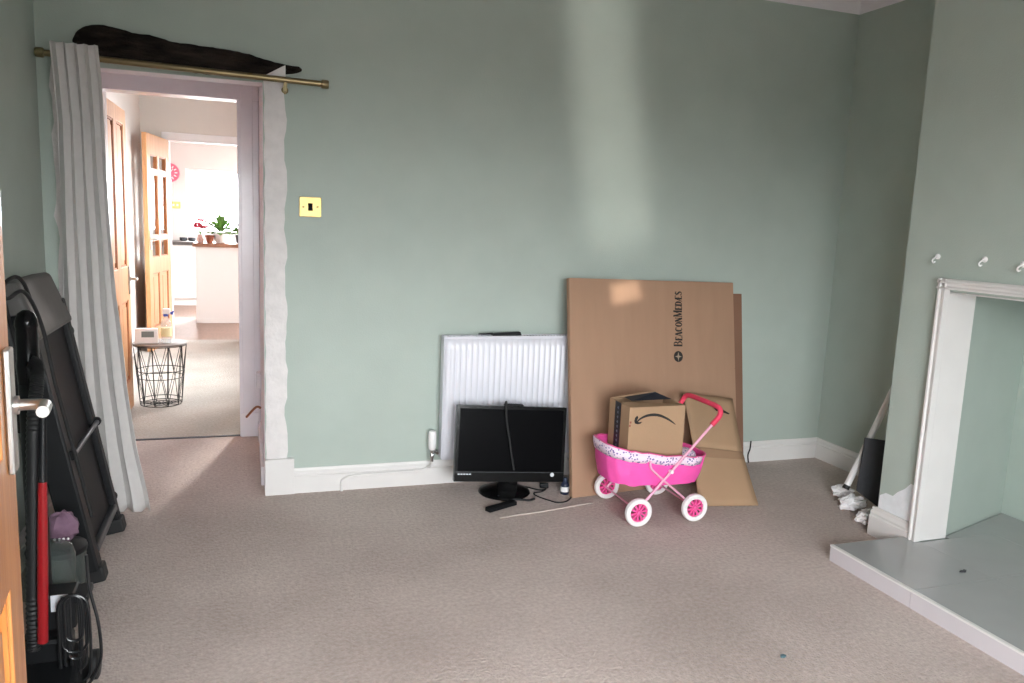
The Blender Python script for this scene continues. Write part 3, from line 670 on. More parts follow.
# printed name, reading upwards, built of pen strokes with serifs
U = (TLc-BLc).normalized(); Rt = (BRc-BLc).normalized()
G = {  # stroke: x0,y0,x1,y1,width
 'B': [(.14,0,.14,1,.17),(.05,.03,.45,.03,.06),(.05,.97,.42,.97,.06),(.1,.52,.45,.52,.06),(.42,.97,.58,.85,.1),(.58,.85,.58,.66,.13),(.58,.66,.42,.52,.1),(.45,.52,.66,.4,.1),(.66,.4,.66,.16,.15),(.66,.16,.44,.03,.1)],
 'E': [(.14,0,.14,1,.17),(.04,.03,.6,.03,.07),(.04,.97,.56,.97,.07),(.1,.52,.42,.52,.06),(.6,0,.6,.22,.06),(.56,.8,.56,1,.06)],
 'A': [(.05,0,.36,1,.07),(.36,1,.72,0,.17),(.16,.32,.56,.32,.06),(-.04,.03,.16,.03,.06),(.58,.03,.86,.03,.06)],
 'C': [(.62,.85,.4,.98,.08),(.4,.98,.16,.82,.13),(.16,.82,.1,.5,.17),(.1,.5,.18,.17,.15),(.18,.17,.42,.02,.1),(.42,.02,.64,.16,.07),(.64,.75,.64,1,.05)],
 'O': [(.4,.98,.16,.82,.1),(.16,.82,.1,.5,.17),(.1,.5,.16,.18,.15),(.16,.18,.4,.02,.09),(.4,.02,.64,.18,.1),(.64,.18,.7,.5,.17),(.7,.5,.64,.82,.15),(.64,.82,.4,.98,.09)],
 'N': [(.1,0,.1,1,.07),(.1,1,.66,0,.17),(.66,0,.66,1,.07),(-.02,.03,.22,.03,.05),(-.04,.97,.14,.97,.05),(.54,.97,.78,.97,.05)],
 'M': [(.1,0,.12,1,.07),(.12,1,.45,.05,.16),(.45,.05,.78,1,.07),(.8,1,.82,0,.17),(-.02,.03,.22,.03,.05),(.68,.03,.96,.03,.05),(0,.97,.14,.97,.05),(.78,.97,.95,.97,.05)],
 'D': [(.14,0,.14,1,.17),(.04,.03,.4,.03,.06),(.04,.97,.4,.97,.06),(.4,.97,.62,.8,.11),(.62,.8,.68,.5,.17),(.68,.5,.62,.2,.16),(.62,.2,.4,.03,.1)],
 'Æ': [(.0,0,.42,1,.07),(.46,0,.46,1,.16),(.14,.34,.46,.34,.06),(.4,.97,.9,.97,.07),(.46,.52,.78,.52,.06),(.4,.03,.94,.03,.07),(.94,0,.94,.22,.06),(.9,.8,.9,1,.06),(-.08,.03,.12,.03,.05)],
 'S': [(.56,.84,.36,.98,.08),(.36,.98,.14,.84,.12),(.14,.84,.2,.62,.15),(.2,.62,.54,.4,.17),(.54,.4,.6,.18,.14),(.6,.18,.38,.02,.1),(.38,.02,.12,.14,.07),(.12,.0,.12,.26,.05),(.56,.76,.56,.98,.05)]}
b = MB()
p0 = at(682, 346.5, 1, 3.73)
# locate on the sheet: distance along Rt and U from BLc
def on_sheet(u, v):
    d = CR*((u-512)/FPX)+CD*((v-341.5)/FPX)+_f; k = (BLc-CAMPOS).dot(n)/d.dot(n); return CAMPOS+d*k
s0, s1, sb = on_sheet(682.3, 346.5), on_sheet(681.6, 291.5), on_sheet(673.5, 346.5)
run = (s1-s0).length; hgt = (sb-s0).length*.98
DX, DY = (s1-s0).normalized(), -Rt
DY = (DY-DX*DY.dot(DX)).normalized()
word = 'BEACONMEDÆS'
adv = {'Æ': 1.06, 'M': 1.02, 'E': .72, 'S': .7}
tot = sum((adv.get(ch, .86))*(1 if ch in 'BM' and i in (0, 6) else .8) for i, ch in enumerate(word))
k = run/tot; x = 0
for i, ch in enumerate(word):
    s = 1 if i in (0, 6) else .8
    for x0, y0, x1, y1, wd in G[ch]:
        A = s0+DX*(x+x0*k*s)+DY*(y0*hgt*s)+n*.0006; B = s0+DX*(x+x1*k*s)+DY*(y1*hgt*s)+n*.0006
        dd = (B-A); 
        if dd.length < 1e-6: continue
        pn = n.cross(dd.normalized())*wd*k*.74
        b.hexa([A-pn, B-pn, B+pn, A+pn], [A-pn+n*.0004, B-pn+n*.0004, B+pn+n*.0004, A+pn+n*.0004])
    x += adv.get(ch, .86)*k*s
b.build('printed_name', 'ink', fp)
lc = on_sheet(678.3, 356.5); rr = .030
b = MB().lathe(lc+n*.0004, n, [(rr, 0), (rr, .0004)], 36); b.build('printed_emblem', 'ink', fp)
b = MB()
def star(pts, k):
    b.prism(pts, lc+n*.001, DX, DY, n, .0004)
star([(rr*.86, 0), (.16*rr, .18*rr), (.0, .74*rr), (-.18*rr, .16*rr), (-.86*rr, 0), (-.18*rr, -.16*rr), (0, -.74*rr), (.16*rr, -.18*rr)], 1)
b.build('emblem_star', mat('pale brown print', '#9a8a78', .8), fp)
# sheet behind it
a2 = sheet((1.95, 3.805, .003), (2.785, 3.80, .003), (1.9, 3.894, 1.02), (2.737, 3.894, 1.022), .01)
t = thing('cardboard_sheet', (2.36, 3.8, 0), 'darker cardboard sheet showing as a sliver behind the huge carton', 'cardboard sheet')
A0, B0, A1, B1, n2 = a2
b = MB()
b.hexa([A0, B0, B1, A1], [p-n2*.004 for p in (A0, B0, B1, A1)]); b.build('panel', 'card2', t)
b = MB(); e0, e1 = B0-V(.03, 0, 0), B1-V(.03, 0, 0)
b.hexa([e0-n2*.004, B0-n2*.004, B1-n2*.004, e1-n2*.004], [e0-n2*.008, B0-n2*.008, B1-n2*.008, e1-n2*.008]); b.build('folded_flap', 'card2', t)
tag(MB().tube(smooth_path([at(751, 441, 1, YB-.012), at(750, 449, 1, YB-.026), at(748, 455, 1, YB-.028), at(748.5, 463, 1, YB-.03)], 6), .004, 8).build('cable_end', 'blackrub', smooth=True), 'short black cable hanging over white baseboard right of the cardboard', 'cable')

# opened-out smaller carton, folded at a crease and leaning on the huge one
t = thing('opened_carton', (2.33, 3.42, 0), 'opened-out brown carton creased across the middle, leaning behind the pram', 'cardboard box')
c1, c2, c3, c4, c5, c6 = V(2.15, 3.27, .004), V(2.465, 3.215, .004), V(2.215, 3.46, .255), V(2.505, 3.44, .215), V(2.225, 3.615, .51), V(2.555, 3.64, .46)
def slab(p, q, r, s_, th, mi=0, bb=None):
    nn = (q-p).cross(s_-p).normalized()
    if nn.y > 0: nn = -nn
    (bb or b).hexa([p, q, r, s_], [x-nn*th for x in (p, q, r, s_)], mi); return nn
def patch(p, q_, r, s_, n_=8): return MB().grid([[p.lerp(q_, i/n_).lerp(s_.lerp(r, i/n_), j/n_) for j in range(n_+1)] for i in range(n_+1)])
def nrm(p, q_, s_):
    k = (q_-p).cross(s_-p).normalized(); return -k if k.y > 0 else k
nl, nu = nrm(c1, c2, c3), nrm(c3, c4, c5)
patch(c1, c2, c4, c3).build('lower_flap', 'card3', t, smooth=True, solid=.005); up = patch(c3, c4, c6, c5).build('upper_panel', 'card3', t, smooth=True, solid=.005)
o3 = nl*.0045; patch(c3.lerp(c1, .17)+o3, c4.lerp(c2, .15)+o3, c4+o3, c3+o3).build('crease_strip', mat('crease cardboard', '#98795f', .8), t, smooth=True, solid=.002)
def on_plane(u, v, o, nn):
    d = CR*((u-512)/FPX)+CD*((v-341.5)/FPX)+_f; return CAMPOS+d*((o-CAMPOS).dot(nn)/d.dot(nn))
b = MB()
for pts in ([(713.3, 403.5), (716, 405), (715.5, 408), (716.5, 410), (719, 411), (716, 411.5), (713.8, 409)], [(720, 409), (724, 411), (729, 413.8), (728, 414.8), (723, 413), (719.5, 411.5)]):
    P3 = [on_plane(u, v, c3, nu)+nu*.006 for u, v in pts]; b.hexa(P3, [p+nu*.0005 for p in P3])
b.build('printed_arrow', 'ink', up)

# ------------------------------------------------------------------ doll's pram
t = thing('doll_pram', (1.87, 3.285, 0), "pink doll's pram with white wheels and red-pink handle carrying a carton", 'toy pram')
WC = {(0, 0): V(1.722, 3.108, .068), (1, 0): V(2.020, 3.108, .068), (0, 1): V(1.740, 3.487, .068), (1, 1): V(2.028, 3.487, .068)}
for key, c in WC.items():
    b = MB(); R0 = .0665; ys = -1 if key[1] == 0 else 1
    prof = []
    ringp = [V(c.x+(R0-.0125)*math.cos(a), c.y, c.z+(R0-.0125)*math.sin(a)) for a in [i*2*PI/36 for i in range(36)]]
    ob = MB().lathe(c+V(0, -.0125, 0), (0, 1, 0), [(R0-.022, 0.002), (R0-.018, 0), (R0-.004, 0), (R0, .004), (R0, .021), (R0-.004, .025), (R0-.018, .025), (R0-.022, .023)], 40)
    ob.f = ob.f[:-2]; ob.m = ob.m[:-2]
    ob.grid([[c+V((R0-.022)*math.cos(a), -.0105, (R0-.022)*math.sin(a)), c+V((R0-.022)*math.cos(a), .0105, (R0-.022)*math.sin(a))] for a in [i*2*PI/40 for i in range(40)]], 0, True)
    wh = ob.build('wheel', 'whitep', t, smooth=True)
    sp = MB()
    for i in range(10):
        a = i*2*PI/10+.2; d = V(math.cos(a), 0, math.sin(a)); pd = V(-d.z, 0, d.x)
        sp.hexa([c+d*.010-pd*.0035+V(0, -.006, 0), c+d*.010+pd*.0035+V(0, -.006, 0), c+d*.010+pd*.0035+V(0, .006, 0), c+d*.010-pd*.0035+V(0, .006, 0)],
                [c+d*(R0-.0225)-pd*.005+V(0, -.006, 0), c+d*(R0-.0225)+pd*.005+V(0, -.006, 0), c+d*(R0-.0225)+pd*.005+V(0, .006, 0), c+d*(R0-.0225)-pd*.005+V(0, .006, 0)])
    rg = [V(c.x+(R0-.0245)*math.cos(a), c.y, c.z+(R0-.0245)*math.sin(a)) for a in [i*2*PI/32 for i in range(32)]]
    sp.tube(rg, .0035, 6, closed=True)
    sp.build('spokes', 'pinkp', wh, smooth=True)
    MB().lathe(c+V(0, -.016, 0), (0, 1, 0), [(.007, 0), (.012, .004), (.013, .016), (.012, .028), (.007, .032)], 18).build('hub', 'pinkp', wh, smooth=True)
for xx in (1.727, 2.02): MB().tube([V(xx, 3.095, .068), V(xx, 3.50, .068)], .0045, 10).build('axle', 'pinktube', t, smooth=True)
for y, w_ in ((3.13, 0), (3.462, 1)):
    MB().tube([V(1.728, y, .07), V(1.9, y, .253), V(2.085, y, .452), V(2.103, y, .472)], .0065, 12).build('push_tube', 'pinktube', t, smooth=True)
    MB().tube(smooth_path([V(2.02, y, .07), V(1.96, y, .122), V(1.81, y, .245), V(1.783, y, .275), V(1.78, y, .305)], 5), .0055, 10).build('cross_tube', 'pinktube', t, smooth=True)
    MB().lathe(V(1.893, y-.012, .246), (0, 1, 0), [(.008, 0), (.009, .004), (.009, .02), (.008, .024)], 12).build('pivot', 'whitep', t, smooth=True)
g = smooth_path([V(2.095, 3.13, .463), V(2.128, 3.13, .498), V(2.142, 3.137, .525), V(2.145, 3.17, .542), V(2.142, 3.285, .545), V(2.142, 3.42, .542), V(2.138, 3.456, .525), V(2.125, 3.462, .498), V(2.095, 3.462, .463)], 6)
MB().tube(g, .0125, 14).build('handle_grip', 'grip', t, smooth=True)
# basket: boat-shaped tub of fabric
def rimz(f): return .357-.075*f+.012*(2*f-1)**2-.004
NU, NV = 48, 9
P = []
for i in range(NU):
    a = 2*PI*i/NU; row = []
    ca, sa = math.cos(a), math.sin(a)
    ex = math.copysign(abs(ca)**.55, ca); ey = math.copysign(abs(sa)**.55, sa)
    for j in range(NV):
        g_ = j/(NV-1)
        hx = .268-.032*g_**1.4; hy = .152-.012*g_
        x = 1.866+ex*hx-.006*g_; y = 3.296+ey*hy
        f = (x-1.59)/.55; z = rimz(f)*(1-g_)+(.166+.02*(1-f))*g_
        wob = .012*noise.noise(V(x*24, y*24, z*20))+.004*math.sin(i*1.9+noise.noise(V(i*.3, 0, 0))*4)*(1 if .05 < g_ < .95 else .3)
        row.append(V(x, y+wob, z+wob*.4))
    P.append(row)
b = MB().grid(P, 0, True); b.add([r[-1] for r in P], [tuple(range(NU))])
bk = b.build('basket', 'pink', t, smooth=True, solid=.004)
# printed band round the head end, rim piping, gathered skirt edge
Bn = []
for i in range(NU):
    a = 2*PI*i/NU
    if not (PI*.42 < a < PI*1.72): continue
    r = P[i]; o = (r[0]-V(1.866, 3.296, r[0].z)); o.z = 0; o = o.normalized()*.006
    k = min(1, (abs(a-PI*1.07)))
    Bn.append([r[0]+o+V(0, 0, .006), r[0].lerp(r[-1], .12)+o*1.4, r[0].lerp(r[-1], .27)+o])
MB().grid(Bn).build('printed_band', M['prt'], bk, smooth=True, solid=.004)
MB().tube([r[0]+V(0, 0, .004) for r in P], .006, 8, closed=True).build('rim_piping', 'pinkp', bk, smooth=True)
# printed pad showing at handle end
MB().ball((2.055, 3.27, .285), .05, 16, sc=(.8, 1.3, .55), rough=.15).build('pillow', M['prt'], t, smooth=True)

# carton riding in the pram
X0, X1, Yf, Yr, Z0, Z1 = 1.690, 1.985, 3.195, 3.408, .21, .548
t = thing('parcel_carton', ((X0+X1)/2, (Yf+Yr)/2, Z0), 'smaller carton with curved arrow print sitting in the pink pram', 'cardboard box')
th = .004
b = MB().box((X0, Yf, Z0), (X1, Yf+th, Z1)).box((X0, Yr-th, Z0), (X1, Yr, Z1)).box((X0, Yf+th, Z0), (X0+th, Yr-th, Z1)).box((X1-th, Yf+th, Z0), (X1, Yr-th, Z1)).box((X0+th, Yf+th, Z0), (X1-th, Yr-th, Z0+th))
bd = b.build('box_walls', 'card3', t)
b = MB().hexa([V(X0, Yr, Z1), V(X1, Yr, Z1), V(X1, Yr-th, Z1), V(X0, Yr-th, Z1)], [V(X0+.005, Yr-.085, Z1+.026), V(X1-.10, Yr-.085, Z1+.046), V(X1-.10, Yr-.089, Z1+.043), V(X0+.005, Yr-.089, Z1+.022)])
b.build('rear_flap', 'card3', t)
b = MB().hexa([V(X0, Yf, Z1), V(X1, Yf, Z1), V(X1, Yf+th, Z1), V(X0, Yf+th, Z1)], [V(X0+.002, Yf+.088, Z1+.008), V(X1-.004, Yf+.088, Z1-.012), V(X1-.004, Yf+.09, Z1-.016), V(X0+.002, Yf+.09, Z1+.004)])
b.build('front_flap', 'card3', t)
# side face tape with faint pale lettering flecks
b = MB().box((X0-.0008, 3.285, Z0), (X0, 3.345, Z1)); tp = b.build('tape_strip', 'tape', t)
b = MB()
for k in range(9):
    z = .33+k*.023; b.box((X0-.0012, 3.308, z), (X0-.0007, 3.316, z+.013)); b.box((X0-.0012, 3.316, z+.004), (X0-.0007, 3.322, z+.008))
b.build('tape_print', mat('pale tape print', '#7d8796', .6), tp)
b = MB().hexa([V(X0+.03, Yr-.09, Z1+.022), V(X1-.10, Yr-.09, Z1+.042), V(X1-.10, Yr-.093, Z1+.0415), V(X0+.03, Yr-.093, Z1+.0215)], [V(X0+.05, Yr-.13, Z1+.012), V(X1-.03, Yr-.13, Z1+.014), V(X1-.03, Yr-.132, Z1+.0135), V(X0+.05, Yr-.132, Z1+.0115)])
b.build('torn_tape', 'tape', t)
# the arrow: an arch, thick in its middle, with a head at the left end
def fx(u, v): q = at(u, v, 1, Yf); return q.x, q.z
arc = [(636.5, 422.5), (640, 419), (646, 416), (653, 414.8), (660, 415.6), (667, 418.6), (672, 421.8), (675.5, 424.6)]
wd = [1.0, 1.5, 2.2, 2.6, 2.4, 1.9, 1.4, .35]
pts = [V(*fx(*p), 0) for p in arc]; pts = smooth_path(pts, 6); px = .0052
ww = [wd[min(int(i/6), 7)]+(wd[min(int(i/6)+1, 7)]-wd[min(int(i/6), 7)])*((i % 6)/6) for i in range(len(pts))]
up_, dn_ = [], []
for i, p in enumerate(pts):
    d = (pts[min(i+1, len(pts)-1)]-pts[max(i-1, 0)]).normalized(); q = V(-d.y, d.x, 0)*ww[i]*px*.5; up_.append(p+q); dn_.append(p-q)
b = MB()
for i in range(len(pts)-1):
    quad = [up_[i], up_[i+1], dn_[i+1], dn_[i]]; b.prism([(p.x, p.y) for p in quad], (0, Yf-.0003, 0), (1, 0, 0), (0, 0, 1), (0, -1, 0), .0005)
for hd in ([(637.3, 415.6), (635.2, 417.6), (634.2, 421.0), (634.8, 423.4), (636.9, 423.6), (637, 420.5), (638.2, 417.5)], [(634.8, 423.4), (636.2, 421.3), (639, 422.2), (642.2, 421.8), (640.5, 423.6), (637.5, 424.3)]):
    b.prism([fx(*p) for p in hd], (0, Yf-.0003, 0), (1, 0, 0), (0, 0, 1), (0, -1, 0), .0005)
b.build('printed_arrow', 'ink', bd)
b = MB()
for u, v in ((630.6, 422.5), (629.8, 425.8)): x_, z_ = fx(u, v); b.box((x_-.004, Yf-.0008, z_-.005), (x_+.004, Yf-.0002, z_+.005))
b.build('printed_marks', mat('reddish print', '#8a4a3c', .7), bd)

# ------------------------------------------------------------------ alcove clutter
rod0, rod1 = V(2.935, 3.13, .105), V(3.20, 3.12, .70)
t = thing('white_tube', rod0, 'long white tube leaning in the alcove behind the chimney breast corner', 'tube')
MB().tube([rod0, rod1], .0165, 16).build('tube_body', 'whitep', t, smooth=True)
MB().tube([rod0-(rod1-rod0).normalized()*.02, rod0+(rod1-rod0).normalized()*.002], .0172, 16).build('end_cap', 'blackrub', t, smooth=True)
b0, b1 = V(2.945, 3.055, .02), V(3.12, 3.0, .02)
tl, tr = V(2.965, 3.075, .335), V(3.15, 3.0, .36)
b = MB(); nn = (b1-b0).cross(tl-b0).normalized(); 
if nn.y > 0: nn = -nn
b.hexa([V(2.935, 3.06, .10), V(3.06, 3.0, .004), V(3.14, 2.98, .36), V(2.958, 3.065, .375)], [p-nn*.012 for p in (V(2.935, 3.06, .10), V(3.06, 3.0, .004), V(3.14, 2.98, .36), V(2.958, 3.065, .375))])
tag(b.build('charcoal_board', 'charcoal', bevel=.002), 'charcoal grey rectangular board leaning behind the chimney breast corner', 'board')
def crumple(c, r, sc, seed, lab):
    b = MB(); n_ = 26; P = []
    for i in range(n_):
        row = []
        for j in range(14):
            a = 2*PI*i/n_; e = PI*j/13-PI/2
            d = V(math.cos(a)*math.cos(e), math.sin(a)*math.cos(e), math.sin(e))
            q = d*2.1+V(seed*3.1, 0, 0); k = .72+.42*noise.noise(q)+.42*abs(noise.noise(q*2.3))+.14*noise.noise(q*6)
            p = V(c[0]+d.x*r*sc[0]*k, c[1]+d.y*r*sc[1]*k, 0); z = c[2]+d.z*r*sc[2]*k
            row.append(V(p.x, p.y, max(z, .004)))
        P.append(row)
    return tag(b.grid(P, 0, True).build('crumpled_tissue', 'paper', smooth=False), lab, 'crumpled paper', 'crumpled tissue by the chimney breast')
q = at(843, 492, 2, .03); crumple((q.x, q.y, .03), .06, (1.1, 1, .7), 1, 'crumpled white tissue below the tube, furthest from the chimney breast')
q = at(852, 503, 2, .03); crumple((q.x, q.y, .03), .07, (1.3, .8, .6), 2, 'wide crumpled white tissue spread under the charcoal board')
q = at(866, 519, 2, .02); crumple((q.x-.015, q.y, .025), .05, (.9, .8, .7), 4, 'small crumpled white tissue ball against the chimney breast baseboard corner')
q = at(868, 512, 2, .02); crumple((q.x-.005, q.y-.012, .025), .04, (1.0, .7, .6), 6, 'crumpled white tissue between the charcoal board and chimney breast corner')

# ------------------------------------------------------------------ folded treadmill against the left wall
O = V(-.505, 3.03, .012); tu = V(-.19, 0, 1).normalized(); tw = V(0, 1, 0); tn = tw.cross(tu).normalized()
if tn.x < 0: tn = -tn
def td(w_, u_, n_): return O+tw*w_+tu*u_+tn*n_
def tbox(bb, w0, w1, u0, u1, n0, n1): return bb.hexa([td(w0, u0, n0), td(w1, u0, n0), td(w1, u1, n0), td(w0, u1, n0)], [td(w0, u0, n1), td(w1, u0, n1), td(w1, u1, n1), td(w0, u1, n1)])
t = thing('treadmill', td(.28, 0, 0), 'folded black treadmill standing on end against left wall before the curtain', 'treadmill')
TWD, TLN = .555, 1.11
tbox(MB(), .06, TWD-.06, .07, TLN-.16, -.085, -.02).build('deck', 'tread', t, bevel=.004)
for w0, w1 in ((0, .075), (TWD-.06, TWD)): tbox(MB(), w0, w1, .045, TLN-.10, -.09, .0).build('side_rail', 'black', t, bevel=.008)
for w0 in (0.004, TWD-.07): tbox(MB(), w0, w0+.07, 0, .06, -.075, .012).build('foot', 'blackrub', t, bevel=.008)
b = MB(); b.hexa([td(0, TLN-.20, -.10), td(TWD, TLN-.20, -.10), td(TWD, TLN-.20, .012), td(0, TLN-.20, .012)], [td(.03, TLN+.012, -.10), td(TWD-.04, TLN+.012, -.10), td(TWD-.04, TLN+.012, -.02), td(.03, TLN+.012, -.02)])
b.build('motor_cover', 'treadgrey', t, bevel=.018, seg=3)
MB().tube([td(.035, .485, .008), td(TWD-.03, .485, .008)], .009, 10).build('cross_bar', 'dkgrey', t, smooth=True)
for w0 in (.035, TWD-.03): MB().lathe(td(w0-.012, .485, .004), tw, [(.016, 0), (.018, .004), (.018, .02), (.016, .024)], 14).build('bar_clip', 'black', t, smooth=True)
tbox(MB(), .06, TWD-.05, .098, .125, -.02, .003).build('end_bar', 'dkgrey', t, bevel=.004)
MB().lathe(td(TWD-.005, .14, -.02), tw, [(.018, 0), (.022, .004), (.022, .024), (.018, .028)], 16).build('transport_wheel', 'blackrub', t, smooth=True)
MB().lathe(td(TWD-.005, TLN-.24, -.03), tw, [(.02, 0), (.026, .006), (.026, .04), (.02, .046)], 16).build('transport_wheel', 'blackrub', t, smooth=True)
tbox(MB(), -.075, -.02, .62, TLN-.02, -.115, -.05).build('folded_handrail', 'black', t, bevel=.012)
tbox(MB(), -.025, .02, .9, .94, -.10, -.06).build('handrail_hinge', 'black', t, bevel=.004)
MB().tube(smooth_path([td(.05, TLN-.05, .0), td(.0, TLN+.005, .005), td(-.06, TLN+.03, .0), td(-.14, TLN+.01, -.02), td(-.17, TLN-.03, -.01), td(-.12, TLN-.02, .03), td(-.04, TLN-.14, .035), td(-.02, TLN-.35, .025), td(.01, .5, .02), td(.02, .25, .018)], 7), .0065, 8).build('power_cord', 'blackrub', t, smooth=True)

# ------------------------------------------------------------------ upright vacuum cleaner
yv = 2.40
def vp(u, v, y=yv): return at(u, v, 1, y)
base = vp(45, 668); base.z = 0
t = thing('vacuum_cleaner', (base.x, yv, 0), 'black upright vacuum cleaner with red tube and ribbed hose behind the near door', 'vacuum cleaner')
c = V(-.585, 2.37, 0)
b = MB().hexa([V(-.70, 2.20, .008), V(-.44, 2.20, .008), V(-.44, 2.46, .008), V(-.70, 2.46, .008)], [V(-.685, 2.23, .06), V(-.455, 2.23, .06), V(-.47, 2.45, .10), V(-.67, 2.45, .10)])
b.build('floor_head', 'black', t, bevel=.012)
for sx in (-.712, -.428): MB().lathe(V(sx-.012 if sx < -.6 else sx-.012, 2.40, .045), (1, 0, 0), [(.035, 0), (.043, .005), (.043, .02), (.035, .025)], 20).build('wheel', 'blackrub', t, smooth=True)
p0, p1 = vp(22, 360), vp(24, 640)
MB().tube([V(p0.x, yv+.06, p0.z), V(p0.x+.005, yv+.06, .09)], [.028, .03], 16).build('spine', 'black', t, smooth=True)
pt = vp(26, 318)
MB().lathe(V(pt.x, yv, pt.z-.13), (0, 0, 1), [(.026, -.05), (.03, 0), (.027, .02), (.027, .105), (.029, .11), (.027, .125), (.02, .143), (.008, .152)], 20).build('handle', 'blackgloss', t, smooth=True)
# ribbed hose
hp = smooth_path([vp(30, 362, 2.36), vp(37, 366, 2.36), vp(36.5, 385, 2.36), vp(33.5, 430, 2.36), vp(33, 520, 2.36), vp(33, 600, 2.36), vp(34, 650, 2.36)], 26)
MB().tube(hp, [.0185 if i % 2 else .0155 for i in range(len(hp))], 14).build('hose', 'blackrub', t, smooth=True)
r0, r1 = vp(42.5, 482, 2.335), vp(43, 642, 2.335)
MB().tube([r1, r1.lerp(r0, .5), r0], [.0135, .0135, .011], 16).build('red_tube', 'red', t, smooth=True)
MB().tube([r0, vp(43, 400, 2.36)], [.011, .009], 12).build('wand', 'black', t, smooth=True)
b = MB(); q = vp(60, 606); b.box((q.x-.065, yv-.03, q.z-.06), (q.x+.045, yv+.06, q.z+.045)); body = b.build('cable_housing', 'black', t, bevel=.008)
b = MB(); q = vp(62, 598); b.box((q.x-.022, yv-.0325, q.z-.024), (q.x+.022, yv-.0295, q.z+.024)); b.build('rating_label', 'label', body)
b = MB(); q = vp(42, 655); b.box((q.x-.05, yv-.03, .07), (q.x+.08, yv+.05, q.z+.06)).build('motor_body', 'black', t, bevel=.015)
q1, q2 = vp(38, 678), vp(62, 665)
for q in (vp(33, 668), vp(53, 662)): MB().lathe(V(q.x, yv-.029, q.z), (0, -1, 0), [(.006, 0), (.006, .003), (.003, .004)], 10).build('screw', 'steel', t, smooth=True)
MB().lathe(V(-.575, yv+.16, .20), (0, 0, 1), [(.06, 0), (.075, .01), (.078, .12), (.07, .15), (.04, .165)], 24).build('dust_canister', M['clear'], t, smooth=True)
q = vp(83, 597)
b = MB().box((q.x-.05, yv-.04, q.z-.0), (q.x+.02, yv+.05, q.z+.022)); b.build('cord_hook', 'black', t, bevel=.004)
for k in range(6):
    hw = .010+.0055*k; yy = yv-.055-.004*(k % 3); zt_ = q.z+.03-.003*k; zb = .05+.03*((k*2) % 5); xc = q.x-.014
    lp = [V(xc+hw*math.cos(a), yy, zt_-hw*.4+hw*math.sin(a)) for a in [i*PI/10 for i in range(11)]]
    lp += [V(xc-hw, yy, zt_+(zb-zt_)*f_) for f_ in (.25, .5, .75)]
    lp += [V(xc-hw*math.cos(a), yy, zb+hw*.4-hw*math.sin(a)) for a in [i*PI/10 for i in range(11)]]
    lp += [V(xc+hw+.003*math.sin(f_*3), yy, zb+(zt_-zb)*f_) for f_ in (.25, .5, .75)]
    MB().tube(lp, .0042, 8, closed=True).build('cord_loop', mat('black flex', '#17181a', .3), t, smooth=True)
MB().tube(smooth_path([V(q.x+.02, yv-.04, .40), V(q.x+.026, yv-.045, .3), V(q.x+.045, yv-.05, .2), V(q.x+.05, yv-.055, .1), V(q.x+.03, yv-.06, .04), V(q.x, yv-.08, .006)], 6), .0045, 8).build('cord_tail', mat('black flex', '#17181a', .3), t, smooth=True)

# things standing between vacuum and treadmill
q2 = at(62.5, 528, 1, 2.85); TH = (q2.z-.046)/.178
q = at(58, 575, 1, 2.85); q.z = 0
t = thing('plastic_tub', q, 'smoky clear plastic tub on the carpet between vacuum cleaner and treadmill', 'tub')
MB().lathe(q, (0, 0, 1), [(.075, .002), (.082, .008), (.088, .15*TH), (.09, .16*TH), (.085, .16*TH), (.082, .15*TH), (.076, .012)], 28).build('bowl', M['clear'], t, smooth=True)
MB().lathe(q, (0, 0, 1), [(.091, .155*TH), (.093, .16*TH), (.091, .167*TH), (.06, .176*TH), (.02, .178*TH)], 28).build('lid', 'black', t, smooth=True)
t = thing('purple_bundle', q2-V(0, 0, .05), 'dusty purple cloth bundle sitting on the tub between vacuum cleaner and treadmill', 'cloth bundle')
MB().ball(q2+V(0, 0, .004), .05, 20, sc=(.95, .9, 1.0), rough=.3).build('cloth', 'purple', t, smooth=True)
b = MB()
for k in range(4): b.ball(q2+V(-.015+k*.013, -.044, -.022), .0045, 8)
b.build('white_beads', 'whitep', t, smooth=True)

# ------------------------------------------------------------------ hall: wire basket table
tc_ = V(-.575, 5.98, 0); RT, RB, HT = .178, .135, .445
t = thing('wire_basket_table', tc_, 'small round side table with black wire basket base on hall carpet', 'side table')
MB().lathe(tc_, (0, 0, 1), [(RT-.006, HT-.012), (RT, HT-.010), (RT, HT-.002), (RT-.006, HT)], 48).build('table_top', 'greywood', t, smooth=True)
b = MB()
def ring(z, r): return [tc_+V(r*math.cos(a), r*math.sin(a), z) for a in [i*2*PI/48 for i in range(48)]]
def rad(z): return RB+(RT-.004-RB)*z/HT
for z in (.006, .035, .2, .25, HT-.016): b.tube(ring(z, rad(z)), .0028, 6, closed=True)
b.tube(ring(.006, RB*.55), .0025, 6, closed=True)
N = 10
for i in range(N):
    a0, a1 = 2*PI*i/N+.1, 2*PI*(i+1)/N+.1
    pz = lambda z, a: tc_+V(rad(z)*math.cos(a), rad(z)*math.sin(a), z)
    b.tube([pz(.006, a0), pz(HT-.016, a0)], .0028, 6)
    b.tube([pz(.006, a0), pz(.22, (a0+a1)/2), pz(HT-.016, a1)], .0022, 6)
    b.tube([pz(.006, a1), pz(.22, (a0+a1)/2), pz(HT-.016, a0)], .0022, 6)
    b.tube([tc_+V(0, 0, .006), pz(.006, a0)], .0022, 6)
b.build('wire_basket', 'blackrub', t, smooth=True)
q = V(-.655, 5.93, HT)
t = thing('digital_display', q, 'white box with grey digital display standing on the wire basket table', 'digital clock')
